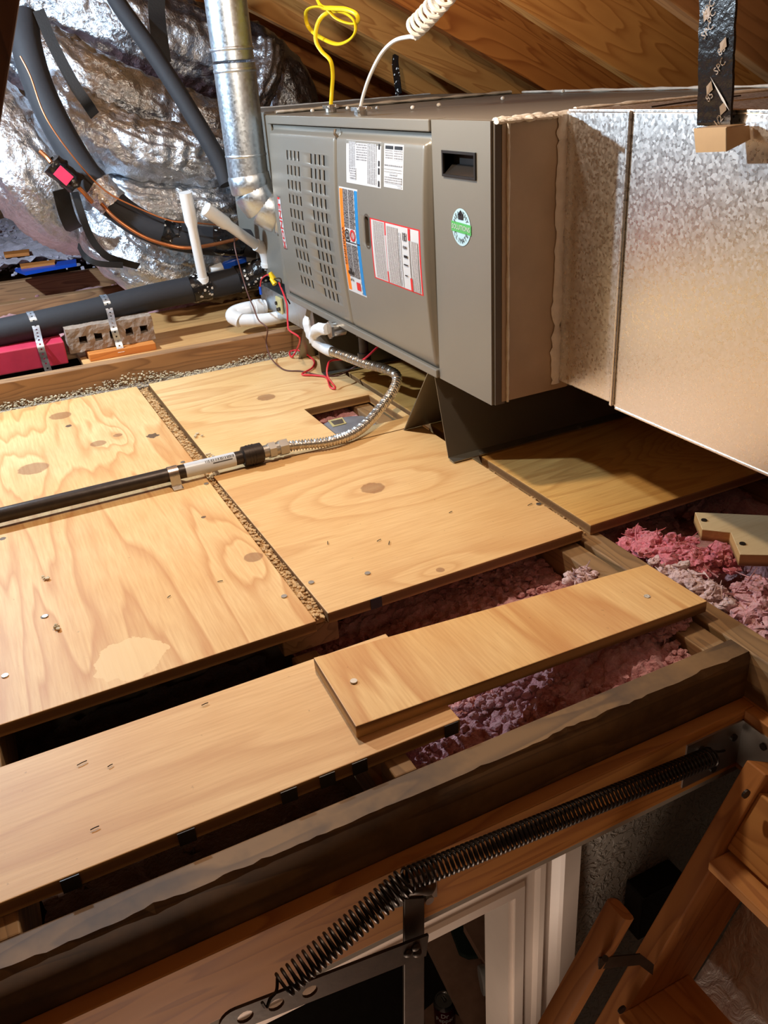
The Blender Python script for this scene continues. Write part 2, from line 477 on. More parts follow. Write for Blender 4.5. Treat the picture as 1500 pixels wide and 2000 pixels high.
class G:
    """geometry collector"""
    def __init__(s): s.V, s.F, s.M = [], [], []

    def add(s, V, F, m=0):
        n = len(s.V)
        s.V += [Vector(v) for v in V]
        s.F += [[i + n for i in f] for f in F]
        s.M += [m] * len(F)
        return s

    def box(s, lo, hi, m=0):
        x0, y0, z0 = lo
        x1, y1, z1 = hi
        return s.add([(x0, y0, z0), (x1, y0, z0), (x1, y1, z0), (x0, y1, z0), (x0, y0, z1), (x1, y0, z1), (x1, y1, z1), (x0, y1, z1)],
                     [(0, 3, 2, 1), (4, 5, 6, 7), (0, 1, 5, 4), (1, 2, 6, 5), (2, 3, 7, 6), (3, 0, 4, 7)], m)

    def prism(s, poly, d, m=0, mside=None):
        """poly: 3D loop, d: extrusion vector"""
        n = len(poly)
        d = Vector(d)
        P = [Vector(p) for p in poly]
        k = len(s.V)
        s.V += P + [p + d for p in P]
        s.F += [[k + i for i in range(n)], [k + n + i for i in range(n)]]
        s.M += [m, m]
        for i in range(n):
            j = (i + 1) % n
            s.F.append([k + i, k + j, k + n + j, k + n + i])
            s.M.append(m if mside is None else mside)
        return s

    def tube(s, pts, r, n=12, m=0, caps=True, up=None, flat=1.0):
        """swept round (or flattened) section; r may be a list"""
        P = [Vector(p) for p in pts]
        N = len(P)
        T = [(P[min(i + 1, N - 1)] - P[max(i - 1, 0)]).normalized() for i in range(N)]
        a = Vector(up) if up else (Vector((0, 0, 1)) if abs(T[0].z) < 0.9 else Vector((0, 1, 0)))
        k = len(s.V)
        for i in range(N):
            a = (a - T[i] * a.dot(T[i]))
            a = a.normalized() if a.length > 1e-6 else T[i].orthogonal().normalized()
            b = T[i].cross(a)
            ri = r[i] if isinstance(r, (list, tuple)) else r
            for j in range(n):
                th = 2 * pi * j / n
                s.V.append(P[i] + a * (cos(th) * ri * flat) + b * (sin(th) * ri))
        for i in range(N - 1):
            for j in range(n):
                j2 = (j + 1) % n
                s.F.append([k + i * n + j, k + i * n + j2, k + (i + 1) * n + j2, k + (i + 1) * n + j])
                s.M.append(m)
        if caps:
            s.F += [[k + j for j in range(n)], [k + (N - 1) * n + j for j in range(n)]]
            s.M += [m, m]
        return s

    def cyl(s, a, b, r, n=16, m=0, r2=None):
        return s.tube([a, b], [r, r if r2 is None else r2], n, m)

    def ribbon(s, pts, width, thick, wdir, m=0):
        """flat strap: width along wdir"""
        P = [Vector(p) for p in pts]
        N = len(P)
        k = len(s.V)
        for i in range(N):
            t = (P[min(i + 1, N - 1)] - P[max(i - 1, 0)]).normalized()
            wv = Vector(wdir)
            wv = (wv - t * wv.dot(t)).normalized()
            nv = t.cross(wv)
            for (a, b) in ((-1, -1), (1, -1), (1, 1), (-1, 1)):
                s.V.append(P[i] + wv * (a * width / 2) + nv * (b * thick / 2))
        for i in range(N - 1):
            for j in range(4):
                j2 = (j + 1) % 4
                s.F.append([k + i * 4 + j, k + i * 4 + j2, k + i * 4 + 4 + j2, k + i * 4 + 4 + j])
                s.M.append(m)
        s.F += [[k, k + 1, k + 2, k + 3], [k + N * 4 - 4 + j for j in range(4)]]
        s.M += [m, m]
        return s

    def ball(s, c, r, m=0, seg=8, rings=5, sc=(1, 1, 1)):
        c = Vector(c)
        k = len(s.V)
        for i in range(rings + 1):
            ph = pi * i / rings
            for j in range(seg):
                th = 2 * pi * j / seg
                s.V.append(c + Vector((sin(ph) * cos(th) * r * sc[0], sin(ph) * sin(th) * r * sc[1], cos(ph) * r * sc[2])))
        for i in range(rings):
            for j in range(seg):
                j2 = (j + 1) % seg
                s.F.append([k + i * seg + j, k + i * seg + j2, k + (i + 1) * seg + j2, k + (i + 1) * seg + j])
                s.M.append(m)
        return s

    def build(s, name, mat, parent=None, smooth=False, bevel=0):
        o = mesh(name, s.V, s.F, mat, parent, smooth, s.M)
        if bevel:
            b = o.modifiers.new('edge', 'BEVEL')
            b.width = bevel
            b.segments = 2
            b.limit_method = 'ANGLE'
        if smooth:
            try: o.data.set_sharp_from_angle(angle=radians(40))
            except Exception: pass
        return o


def spline(pts, n=8):
    P = [Vector(p) for p in pts]
    P = [P[0] * 2 - P[1]] + P + [P[-1] * 2 - P[-2]]
    out = []
    for i in range(1, len(P) - 2):
        a, b, c, d = P[i - 1:i + 3]
        for k in range(n):
            t = k / n
            out.append(0.5 * ((2 * b) + (c - a) * t + (2 * a - 5 * b + 4 * c - d) * t * t + (3 * b - a - 3 * c + d) * t ** 3))
    out.append(P[-2])
    return out


def box(name, lo, hi, mat, parent=None, bevel=0.0):
    return G().box(lo, hi).build(name, mat, parent, bevel=bevel)


_dg = None
_tc = {}


def text2d(sx, bold=0.0):
    """flat outline letters as (verts, faces), cap height about 1, centred"""
    key = (sx, bold)
    if key in _tc: return _tc[key]
    cu = bpy.data.curves.new('lettering', 'FONT')
    cu.body = sx
    cu.size = 1.4
    cu.offset = bold
    cu.resolution_u = 2
    cu.align_x = 'CENTER'
    cu.align_y = 'CENTER'
    o = bpy.data.objects.new('lettering', cu)
    C.objects.link(o)
    dg = bpy.context.evaluated_depsgraph_get()
    me = o.evaluated_get(dg).to_mesh()
    V = [(v.co.x, v.co.y) for v in me.vertices]
    F = [tuple(p.vertices) for p in me.polygons]
    o.evaluated_get(dg).to_mesh_clear()
    bpy.data.objects.remove(o)
    bpy.data.curves.remove(cu)
    _tc[key] = (V, F)
    return V, F


def add_text(g, sx, fn, h, m=0, bold=0.0, rot=0.0, cu=0.0, cv=0.0, squeeze=1.0):
    """fn maps (u,v) metres on the surface to world"""
    V, F = text2d(sx, bold)
    W = []
    for x, y in V:
        x, y = x * h * squeeze, y * h
        W.append(fn(cu + x * cos(rot) - y * sin(rot), cv + x * sin(rot) + y * cos(rot)))
    g.add(W, F, m)


def smooth01(a, b, x):
    t = max(0, min(1, (x - a) / (b - a)))
    return t * t * (3 - 2 * t)


def screw(p, parent, n=(0, 0, 1), r=0.0045, name='screw', mat='steel_dull'):
    n = Vector(n)
    g = G().cyl(Vector(p) - n * 0.001, Vector(p) + n * 0.0012, r, 10)
    return g.build(name, mat, parent)


# ================================================================== SETTING: roof
def roofz(x): return 1.376 - math.tan(RA) * x


RIDGE = -1.5
ceil_g = G()
dn = Vector((sin(RA), 0, cos(RA)))
RD = 0.178
p0, p1 = Vector((RIDGE, 0, roofz(RIDGE))), Vector((3.2, 0, roofz(3.2)))
for k in range(-1, 24):                      # roof boards run across the rafters
    a = p0.lerp(p1, max(0, k) / 23) + dn * RD
    b = p0.lerp(p1, (max(0, k) + 0.985) / 23) + dn * RD
    if k < 0: continue
    ceil_g.prism([(a.x, -2.2, a.z), (b.x, -2.2, b.z), (b.x, 5.6, b.z), (a.x, 5.6, a.z)], dn * 0.02)
rz = roofz(RIDGE) + RD
ceil_g.prism([(RIDGE + 0.09, -2.2, rz + 0.02), (-5.2, -2.2, -0.3), (-5.2, 5.6, -0.3), (RIDGE + 0.09, 5.6, rz + 0.02)], (0, 0, 0.03))
ceiling = ceil_g.build('ceiling', 'deck')
tag(ceiling, 'sloping underside of the attic roof with orange pine rafters', kind='structure')
for k in range(-6, 10):
    y = 1.385 + 0.408 * k
    m = {0: 'rafter_shade', -1: 'rafter_shade', 1: 'rafter_b', 2: 'rafter_a', 3: 'rafter_b'}.get(k, 'rafter_a' if k % 2 else 'rafter_b')
    a, b = Vector((RIDGE, y, roofz(RIDGE))), Vector((3.15, y, roofz(3.15)))
    g = G().prism([a, b, b + dn * (RD - 0.001), a + dn * (RD - 0.001)], (0, 0.038, 0))
    g.build('rafter', m, ceiling, bevel=0.003)
# gable ends and eave closing of the attic
tag(box('wall_back', (-5.2, 5.6, -0.3), (3.3, 5.65, 2.6), 'deck'), 'dark wooden gable end behind the ducts', kind='structure')
tag(box('wall_front', (-5.2, -2.25, -0.3), (3.3, -2.2, 2.6), 'deck'), 'dark wooden gable end behind the viewer', kind='structure')
tag(box('wall_right', (3.0, -2.2, -0.32), (3.05, 5.6, 0.2), 'deck'), 'low eave boards at the foot of the rafters', kind='structure')

# ================================================================== SETTING: attic floor
floor = empty('floor')
tag(floor, 'attic deck of plywood sheets laid over wooden joists', kind='structure')
TH = 0.018


def sheet(poly, top, z=0.0, th=TH, name='plywood_sheet', parent=floor, holes=None, zfun=None):
    g = G()
    g.prism([(x, y, z if zfun is None else zfun(x, y)) for x, y in poly], (0, 0, -th), 0, 1)
    return g.build(name, [top, 'ply_edge'], parent, bevel=0.0012)


def wpt(px, py, z=0): p = at(px, py, Z=z); return (p.x, p.y)


kn = lambda px, py, r, a=0.5: (*wpt(px, py), r, a)
ply_l, ply_m, ply_d = L(236, 200, 142), L(224, 178, 112), L(186, 120, 58)
MT['ply1'] = plywood('plywood_left', ply_l, ply_m, L(190, 124, 62), 'Y', 1.3,
                     [kn(118, 812, .030, .22), kn(65, 915, .036, .24), kn(192, 866, .020, .15), kn(495, 1088, .018, .2), kn(230, 850, .012, .15)], 2.6,
                     [(*wpt(255, 1285), .052)], .64, (.62, 6.5), .35, [(*wpt(298, 851), .017), (*wpt(134, 832), .010), (*wpt(398, 1010), .006), (*wpt(87, 1204), .008), (*wpt(5, 1052), .008)])
MT['ply2a'] = plywood('plywood_mid_back', L(240, 208, 152), L(230, 190, 128), ply_d, 'X', 2.7, [kn(520, 776, .026, .6)], 1.6)
MT['ply2b'] = plywood('plywood_mid_front', L(234, 196, 138), L(222, 178, 116), L(188, 126, 66), 'X', 4.9, [kn(728, 953, .026, .6), kn(860, 1113, .008, .3)], 1.5)
MT['ply3'] = plywood('plywood_right', L(224, 178, 104), L(208, 156, 80), L(164, 106, 44), 'X', 8.1, [(1.25, 1.1, .03, 1.2)], 3.0)
MT['ply4'] = plywood('plywood_back', L(226, 182, 122), L(206, 156, 96), L(170, 112, 60), 'X', 3.3, [], 3.0)
MT['strip1'] = plywood('plywood_strip_long', L(232, 190, 132), L(222, 174, 112), L(190, 130, 70), 'X', 6.6, [], 1.8, (), .45, (.7, 6), .6)
MT['strip2'] = plywood('plywood_strip_short', L(238, 200, 138), L(226, 176, 104), L(188, 118, 52), 'Y', 7.4, [], 1.8, (), .62, (.5, 5.5), .4)
MT['ply_pale'] = plywood('plywood_offcut', L(226, 204, 160), L(216, 190, 144), L(190, 156, 108), 'X', 9.4, [], 1.2)

P1 = sheet([(-1.3, .926), (.306, .934), (.303, 2.155), (-1.3, 2.20)], 'ply1')
tag(P1, 'large left plywood sheet with knots and parallel brown grain')
P2b = sheet([(.3275, .943), (.773, .944), (.776, 1.497), (.318, 1.497)], 'ply2b')
tag(P2b, 'plywood sheet in the middle with one oval knot')
hx0, hx1, hy0, hy1 = .602, .766, 1.555, 1.737
g = G()
V = [(.333, 1.500), (.782, 1.500), (.782, 2.153), (.334, 2.155), (hx0, hy0), (hx1, hy0), (hx1, hy1), (hx0, hy1)]
k8 = [(x, y, 0) for x, y in V] + [(x, y, -TH) for x, y in V]
F, Mi = [], []
for z in (0, 8):
    for i in range(4):
        j = (i + 1) % 4
        F.append([z + i, z + j, z + 4 + j, z + 4 + i]); Mi.append(0)
for i in range(4):
    j = (i + 1) % 4
    F.append([i, j, 8 + j, 8 + i]); Mi.append(1)
    F.append([4 + i, 4 + j, 12 + j, 12 + i]); Mi.append(1)
P2a = mesh('plywood_sheet', k8, F, ['ply2a', 'ply_edge'], floor, False, Mi)
tag(P2a, 'plywood sheet with a square cut-out under the gas hose')
P3 = sheet([(.794, .950), (1.75, .946), (1.75, 2.155), (.797, 2.155)], 'ply3')
tag(P3, 'right plywood sheet running under the furnace')
P4 = sheet([(.205, 2.235), (1.6, 2.235), (1.6, 2.80), (.40, 2.80), (.205, 2.5)], 'ply4', z=.03)
tag(P4, 'plywood piece behind the raised joist')

for px, py, par in [(555, 1165, P1), (88, 1204, P1), (403, 945, P1), (10, 1320, P1), (357, 903, P1), (608, 1138, P2b), (310, 742, P2a), (1052, 985, P2b), (718, 1120, P2b)]:
    p = at(px, py, Z=0.0004)
    screw(p, par)


def joist(lo, hi, mat='old_y', label=None, name='joist'):
    o = box(name, lo, hi, mat, floor, 0.002)
    if label: tag(o, label)
    return o


zj = -TH - 0.0005
joist((.258, .950, zj - .036), (.344, 2.16, zj), 'old_y', 'flat joist under the sheet seam with its end grain showing')
box('seam_filler', (.3075, .952, -TH), (.326, 2.15, -.0105), 'sawdust', floor)
joist((.268, .633, zj - .09), (.306, .95, zj - .04), 'old_y')
joist((.276, .633, zj - .14), (.304, .672, zj), 'old_y', 'short block end between the long strip and the header')
joist((-.19, .633, zj - .14), (-.116, 2.2, zj), 'old_y', 'joist under the left sheet')
joist((.728, .633, zj - .14), (.766, 2.2, zj - .004), 'old_y', 'inner of two doubled joists beside the pink insulation')
joist((.772, -1.0, zj - .14), (.812, 2.2, zj), 'old_y', 'outer of two doubled joists running past the hatch corner')
joist((1.20, -1.0, zj - .16), (1.238, 2.2, zj - .02), 'old_y')
hb = G()
n = 220
prof = []
hx = [(-1.4 + (0.772 + 1.4) * i / n) for i in range(n + 1)]
for i, x in enumerate(hx):                       # worn, chipped top arris
    w_ = 0.003 + 0.003 * noise.noise(Vector((x * 6, 3.3, 0))) + 0.005 * noise.noise(Vector((x * 34, 1.3, 0))) + 0.003 * noise.noise(Vector((x * 110, 1.3, 0)))
    c_ = max(0.002, w_)
    d_ = 0.004 + max(0, c_ * 0.8)
    hb.V += [Vector((x, .632, zj)), Vector((x, .598 + c_, zj)), Vector((x, .598, zj - d_)), Vector((x, .598, zj - .150)), Vector((x, .632, zj - .150))]
for i in range(n):
    for j in range(5):
        j2 = (j + 1) % 5
        hb.F.append([i * 5 + j, i * 5 + j2, i * 5 + 5 + j2, i * 5 + 5 + j]); hb.M.append(0)
hb.F += [[0, 1, 2, 3, 4], [n * 5 + j for j in range(5)]]
hb.M += [0, 0]
tag(hb.build('header_beam', 'header', floor), 'dark weathered header beam along the hatch opening')
# raised beam behind the sheets
bm_ = G()
n = 40
for i in range(n + 1):
    x = -1.3 + 2.16 * i / n
    yo = 2.206 - 0.012 * (x + .0)
    bm_.V += [Vector((x, yo, -.08)), Vector((x, yo, .058)), Vector((x, yo + .036, .058)), Vector((x, yo + .036, -.08))]
for i in range(n):
    for j in range(4):
        j2 = (j + 1) % 4
        bm_.F.append([i * 4 + j, i * 4 + j2, i * 4 + 4 + j2, i * 4 + 4 + j]); bm_.M.append(0)
bm_.F += [[0, 1, 2, 3], [n * 4 + j for j in range(4)]]; bm_.M += [0, 0]
tag(bm_.build('raised_joist', 'beam', floor, bevel=.002), 'raised grain-striped joist behind the plywood sheets')
tag(box('ledge_strip', (-1.3, 2.157, -.05), (.84, 2.2, -.006), 'floorline', floor), 'dusty grey ledge in front of the raised joist')
# far joists at left behind the red block
for (y, zt, lab) in [(2.98, .035, 'low joist nearest the red block'), (3.20, .05, 'middle joist beyond the red block'), (3.52, .065, 'far joist beside the blown insulation')]:
    tag(box('joist', (-1.6, y, -.12), (1.5, y + .045, zt), 'beam', floor, .003), lab)
for y in (3.95, 4.4):
    box('joist', (-1.6, y, -.12), (1.5, y + .045, .08), 'beam', floor, .003)
# drywall ceiling of the hall below (attic side), round the hatch
g = G()
g.box((-5.2, .585, -.205), (3.05, 5.6, -.19))
g.box((.775, -2.2, -.205), (3.05, .585, -.19))
g.box((-5.2, -2.2, -.205), (-.95, .585, -.19))
g.box((-.95, -2.2, -.205), (.775, -.25, -.19))
g.build('drywall', 'drywall', floor)

# ================================================================== hall below
g = G()
WY = .70
g.box((.470, WY, -2.45), (3.0, WY + .05, -.205))
g.box((-.5, WY, -.380), (.470, WY + .05, -.205))
g.box((-5.0, WY, -2.45), (-.5, WY + .05, -.205))
tag(g.build('wall_hall', 'wall'), 'grey textured hallway wall seen through the hatch', kind='structure')
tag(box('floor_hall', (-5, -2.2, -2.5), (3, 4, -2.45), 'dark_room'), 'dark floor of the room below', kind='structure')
tag(box('wall_hall_side', (1.3, -2.2, -2.45), (1.35, .7, -.205), 'wall'), 'hallway side wall behind the ladder', kind='structure')
tag(box('wall_hall_front', (-5, -2.2, -2.45), (1.3, -2.15, -.205), 'wall'), 'hallway wall below the viewer', kind='structure')
tag(box('wall_hall_left', (-5, -2.2, -2.45), (-4.95, 4, -.205), 'wall'), 'far end of the hallway', kind='structure')
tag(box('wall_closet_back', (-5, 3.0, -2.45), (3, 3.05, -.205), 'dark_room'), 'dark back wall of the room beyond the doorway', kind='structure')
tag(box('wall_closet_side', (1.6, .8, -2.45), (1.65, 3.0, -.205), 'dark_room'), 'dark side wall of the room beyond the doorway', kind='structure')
door = empty('door_1')
tag(door, 'white moulded casing of the doorway below the hatch', kind='structure')
# casing profile across its width (t 0 = opening side), offset proud of the wall
prf = [(0, 0), (0, .020), (.022, .020), (.026, .014), (.050, .014), (.056, .022), (.066, .024), (.078, .014), (.092, .012), (.104, .022), (.110, .026), (.148, .026), (.148, 0)]


def casing(vert):
    g = G()
    N = len(prf)
    for e in (0, 1):
        for (t, o) in prf:
            if vert:
                t = t * .74
                x = .470 + t
                z = -2.45 if e == 0 else -.39 + t
                g.V.append(Vector((x, WY - o, z)))
            else:
                t = t * .74
                z = -.39 + t
                x = -.5 if e == 0 else .470 + t
                g.V.append(Vector((x, WY - o, z)))
    for i in range(N):
        j = (i + 1) % N
        g.F.append([i, j, N + j, N + i]); g.M.append(0)
    g.F += [list(range(N)), [N + i for i in range(N)]]; g.M += [0, 0]
    return g


casing(True).build('side_casing', 'trim', door)
casing(False).build('head_casing', 'trim', door)
box('jamb', (.462, WY - .014, -2.45), (.470, WY + .052, -.39), 'trim', door)
box('head_jamb', (-.5, WY - .014, -.39), (.470, WY + .052, -.380), 'trim', door)

# room beyond the doorway: boards, cloth, roll, can
def pxprism(name, pts, Z, th, mat, label, cat):
    poly = [at(x, y, Z=Z) for x, y in pts]
    o = G().prism(poly, (0, 0, -th)).build(name, mat)
    return tag(o, label, cat)


pxprism('brown_board', [(833, 1842), (885, 1815), (1010, 1860), (1010, 2080), (950, 2080)], -1.60, .03, 'mdf', 'wide brown board leaning past the soda can', 'board')
pxprism('brown_board', [(905, 1806), (985, 1766), (1010, 1868), (950, 1885)], -1.48, .03, 'mdf', 'narrow brown board above the green cloth', 'board')
pxprism('shelf_board', [(826, 1975), (850, 1955), (905, 1990), (905, 2060), (840, 2060)], -1.99, .03, 'mdf', 'small brown shelf carrying the soda can', 'shelf')
g = G()
base = [at(x, y, Z=-1.585) for x, y in [(880, 1822), (904, 1810), (945, 1872), (915, 1876), (897, 1868)]]
g.prism(base, (0, 0, .015))
tag(g.build('green_cloth', 'cloth_green', bevel=.004), 'folded dark green cloth between the brown boards', 'cloth')
g = G()
a = at(938, 1915, Z=-1.52)
g.cyl(a, a + Vector((.12, -.04, 0)), .038, 20)
tag(g.build('paper_roll', 'white', smooth=True, bevel=.003), 'white paper roll lying by the door casing', 'roll')
can = empty('soda_can')
tag(can, 'dark red soda can standing on a small shelf below', 'can')
ct = at(867, 1952, Z=-1.85)
cb = Vector((ct.x, ct.y, ct.z - .122))
def lathe(g, c, prof, n=24, m=0):
    k = len(g.V)
    for (r, z) in prof:
        for j in range(n):
            th = 2 * pi * j / n
            g.V.append(Vector((c.x + r * cos(th), c.y + r * sin(th), c.z + z)))
    for i in range(len(prof) - 1):
        for j in range(n):
            j2 = (j + 1) % n
            g.F.append([k + i * n + j, k + i * n + j2, k + (i + 1) * n + j2, k + (i + 1) * n + j]); g.M.append(m)
    return g
lathe(G(), cb, [(.001, 0), (.024, 0), (.033, .012), (.033, .108)]).build('can_body', 'can_red', can, True)
lathe(G(), cb, [(.033, .108), (.027, .120), (.0275, .123), (.025, .123), (.024, .118), (.001, .118)]).build('can_lid', 'alu', can, True)
G().cyl(cb + Vector((.002, -.006, .1185)), cb + Vector((.002, .010, .1185)), .006, 10).build('pull_tab', 'alu', can)
tdir = Vector((CAM.x - cb.x, CAM.y - cb.y, 0)).normalized()
th0 = atan2(tdir.y, tdir.x)
g = G()
for sx, zc, hh in (('Dr', .088, .020), ('Pepper', .066, .019)):
    add_text(g, sx, lambda u, v: cb + Vector((.0335 * cos(th0 + u / .0335), .0335 * sin(th0 + u / .0335), v)), hh, 0, .03, 0, 0, zc, .8)
g.build('can_lettering', 'white', can)

# ================================================================== insulation
def fluffbed(name, x0, x1, y0, y1, zf, step, mat, label, lump=.03, amp=.022, tufts=0, seed=1.0, parent=None):
    nx, ny = int((x1 - x0) / step), int((y1 - y0) / step)
    g = G()
    for j in range(ny + 1):
        for i in range(nx + 1):
            x, y = x0 + (x1 - x0) * i / nx, y0 + (y1 - y0) * j / ny
            p = Vector((x / lump + seed, y / lump, seed))
            q = Vector((x, y, 0)) + Vector((noise.noise(p * .9), noise.noise(p * .9 + Vector((7, 3, 1))), 0)) * lump * .5
            d = noise.voronoi(Vector((q.x / lump, q.y / lump, seed)))[0]
            h = sqrt(max(0, 1 - min(1, d[0]) ** 2)) * amp
            d2 = noise.voronoi(Vector((q.x / lump * 2.7, q.y / lump * 2.7, seed + 4)))[0]
            h += sqrt(max(0, 1 - min(1, d2[0]) ** 2)) * amp * .42
            h += noise.noise(Vector((x * 7, y * 7, seed))) * amp * .9 + noise.noise(Vector((x * 160, y * 160, seed))) * .003
            g.V.append(Vector((q.x + noise.noise(Vector((x * 120, y * 120, 3))) * .003, q.y, zf(x, y) + h - amp)))
    for j in range(ny):
        for i in range(nx):
            a = j * (nx + 1) + i
            g.F.append([a, a + 1, a + nx + 2, a + nx + 1]); g.M.append(0)
    rnd = random.Random(int(seed * 100))
    for _ in range(tufts * 9):
        x, y = rnd.uniform(x0, x1), rnd.uniform(y0, y1)
        r = rnd.uniform(.0025, .0075) * (lump / .026) ** .5
        k = len(g.V)
        c = Vector((x, y, zf(x, y) + rnd.uniform(-.7, .35) * amp))
        g.ball(c, r, 0, 6, 4, (rnd.uniform(.8, 1.7), rnd.uniform(.7, 1.4), rnd.uniform(.6, 1)))
        for v in g.V[k:]: v += (v - c) * (noise.noise(v * 170) * .6)
    o = g.build(name, mat, parent, True)
    o['kind'] = 'stuff'
    return tag(o, label, 'insulation')


# between sheets and header: deep and coloured dark for shade at left, fuller towards the right joist
fluffbed('pink_insulation', .306, .728, .634, 1.10, lambda x, y: -.112 + .072 * smooth01(.38, .68, x) - .03 * smooth01(.8, .95, y), .0034, 'pink',
         'lumpy pink fibreglass between the plywood strips and the header', .017, .022, 520, 1.1)
fluffbed('pink_insulation', -.116, .268, .634, 1.10, lambda x, y: -.158, .008, 'shade_fluff', 'sunken insulation coloured dark for the shade in the left joist bay', .03, .025, 40, 2.2)
fluffbed('pink_insulation', -1.3, -.19, .634, 1.10, lambda x, y: -.158, .012, 'shade_fluff', 'sunken insulation coloured dark for the shade beyond the left joist', .03, .025, 20, 2.9)
fluffbed('pink_insulation', .812, 1.75, .10, 1.20, lambda x, y: -.085 + .03 * noise.noise(Vector((x * 5, y * 5, 4))), .0075, 'pink',
         'deep pink fibreglass in the bay right of the doubled joists', .032, .034, 300, 3.7)
fluffbed('pink_insulation', .55, .728, 1.45, 1.82, lambda x, y: -.045, .005, 'pink', 'pink fibreglass inside the square floor cut-out', .025, .025, 30, 5.2)
fluffbed('blown_insulation', -1.4, 1.2, 3.57, 5.2, lambda x, y: .10 + .03 * noise.noise(Vector((x * 3, y * 3, 2))), .016, 'white_fluff',
         'white blown insulation coloured lilac for the cool light, far left under the ducts', .05, .045, 500, 6.4)
fluffbed('pink_insulation', -1.3, 1.4, 2.80, 3.54, lambda x, y: -.01 + .03 * smooth01(.4, .7, x), .011, 'pink', 'pale pink insulation under the foil ducts', .04, .03, 200, 7.9)


def batt(name, pts, r, label, mat='pinkbatt', seed=1.0, sc=(1, 1, .6), tuft=40):
    """torn wad of fibreglass: chain of noisy lumps"""
    g = G()
    P = spline(pts, 8)
    rr0 = random.Random(int(seed * 77))
    for i, p in enumerate(P):
        for q in range(9):
            o_ = Vector((rr0.gauss(0, 1), rr0.gauss(0, 1), rr0.gauss(0, .5)))
            c = p + o_ * r * .40
            k = len(g.V)
            g.ball(c, r * rr0.uniform(.16, .46), 0, 18, 12, (rr0.uniform(.8, 1.9), rr0.uniform(.8, 1.6), rr0.uniform(.45, .9)))
            for v in g.V[k:]:
                dv = v - c
                v += dv * (noise.noise(v * 70) * .55 + noise.noise(v * 190) * .45 + noise.noise(v * 420) * .3)
    rnd = random.Random(int(seed * 31))
    for _ in range(tuft):
        p = P[rnd.randrange(len(P))]
        a = p + Vector((rnd.gauss(0, 1), rnd.gauss(0, 1), rnd.uniform(.2, .9))) * r * .6
        d = Vector((rnd.gauss(0, 1), rnd.gauss(0, 1), rnd.uniform(-.2, 1))).normalized() * r * rnd.uniform(.4, 1.1)
        g.tube(spline([a, a + d * .5 + Vector((rnd.gauss(0, 1), rnd.gauss(0, 1), 0)) * r * .1, a + d], 3), [.0022, .0019, .0016, .0012, .001, .0007, .0004], 4)
    o = g.build(name, mat, None, True)
    o['kind'] = 'stuff'
    return tag(o, label, 'insulation')


batt('insulation_wad', [at(1245, 1055, Z=-.03), at(1300, 1075, Z=-.015), at(1360, 1095, Z=-.02), at(1425, 1100, Z=-.03)], .030, 'torn bright pink wad beside the notched offcut', 'pinkbatt', 2)
batt('insulation_wad', [at(1470, 1150, Z=-.03), at(1500, 1190, Z=-.03), at(1480, 1215, Z=-.035)], .034, 'curled pink wad at the right edge below the notched offcut', 'pink', 3)
batt('insulation_wad', [at(1300, 1110, Z=-.02), at(1340, 1135, Z=-.015), at(1390, 1160, Z=-.02), at(1405, 1175, Z=-.03)], .020, 'pale greyish fluff lying along the outer doubled joist', 'pale_fluff', 4)
batt('insulation_wad', [at(1120, 1130, Z=-.03), at(1145, 1125, Z=-.025)], .016, 'small pale tuft at the end of the inner doubled joist', 'pale_fluff', 5, tuft=20)
batt('insulation_wad', [at(1270, 1235, Z=-.03), at(1300, 1225, Z=-.022), at(1325, 1215, Z=-.02)], .013, 'pale pink tuft where the short strip meets the joist', 'pink', 6, tuft=20)

# ================================================================== loose plywood strips
S1 = sheet([(-1.2, .658), (.376, .660), (.3765, .857), (-1.2, .850)], 'strip1', 0, TH, 'plywood_strip', None)
tag(S1, 'long plywood strip in front of the large left sheet', 'board')
zf2 = lambda x, y: TH + .0005 - .012 * smooth01(.38, .77, x)
c4 = [(at(612, 1285, Z=.018), 0), (at(695, 1420, Z=.018), 0), (at(1382, 1172, Z=.008), 0), (at(1265, 1100, Z=.008), 0)]
S2 = sheet([(p.x, p.y) for p, _ in c4], 'strip2', 0, TH, 'plywood_strip', None, zfun=zf2)
tag(S2, 'short plywood strip lying across the end of the longer strip', 'board')
for px, py in ((691, 1332), (1265, 1153)):
    p = at(px, py, Z=.018)
    screw((p.x, p.y, zf2(p.x, p.y) + .0005), S2)
of = [(1357, 1000), (1520, 1006), (1520, 1068), (1442, 1066), (1442 - 12, 1052), (1362, 1036)]
zo = .012
poly = [at(1357, 1000, Z=zo), at(1540, 1008, Z=zo), at(1560, 1085, Z=zo), at(1445, 1083, Z=zo), at(1427, 1040, Z=zo), at(1371, 1034, Z=zo)]
OFF = sheet([(p.x, p.y) for p in poly], 'ply_pale', zo, .020, 'plywood_offcut', None)
tag(OFF, 'pale notched plywood offcut resting on pink insulation at right', 'board')
for px, py in ((1375, 1016), (1450, 1062)):
    screw(at(px, py, Z=zo + .0006), OFF, mat='iron')
# dark paint dabs on the plywood edges
for px, py, y_, par in [(735, 1178, .9425, P2b), (365, 1632, .6572, S1), (565, 1552, .6574, S1), (640, 1522, .6576, S1), (703, 1497, .6578, S1), (882, 1425, .6588, S1), (140, 1728, .6571, S1)]:
    c = at(px, py, Y=y_)
    zc_ = -.009
    G().box((c.x - .009, y_ - .0006, zc_ - .0085), (c.x + .009, y_ + .0004, zc_ + .0088)).build('edge_mark', 'ink', par)
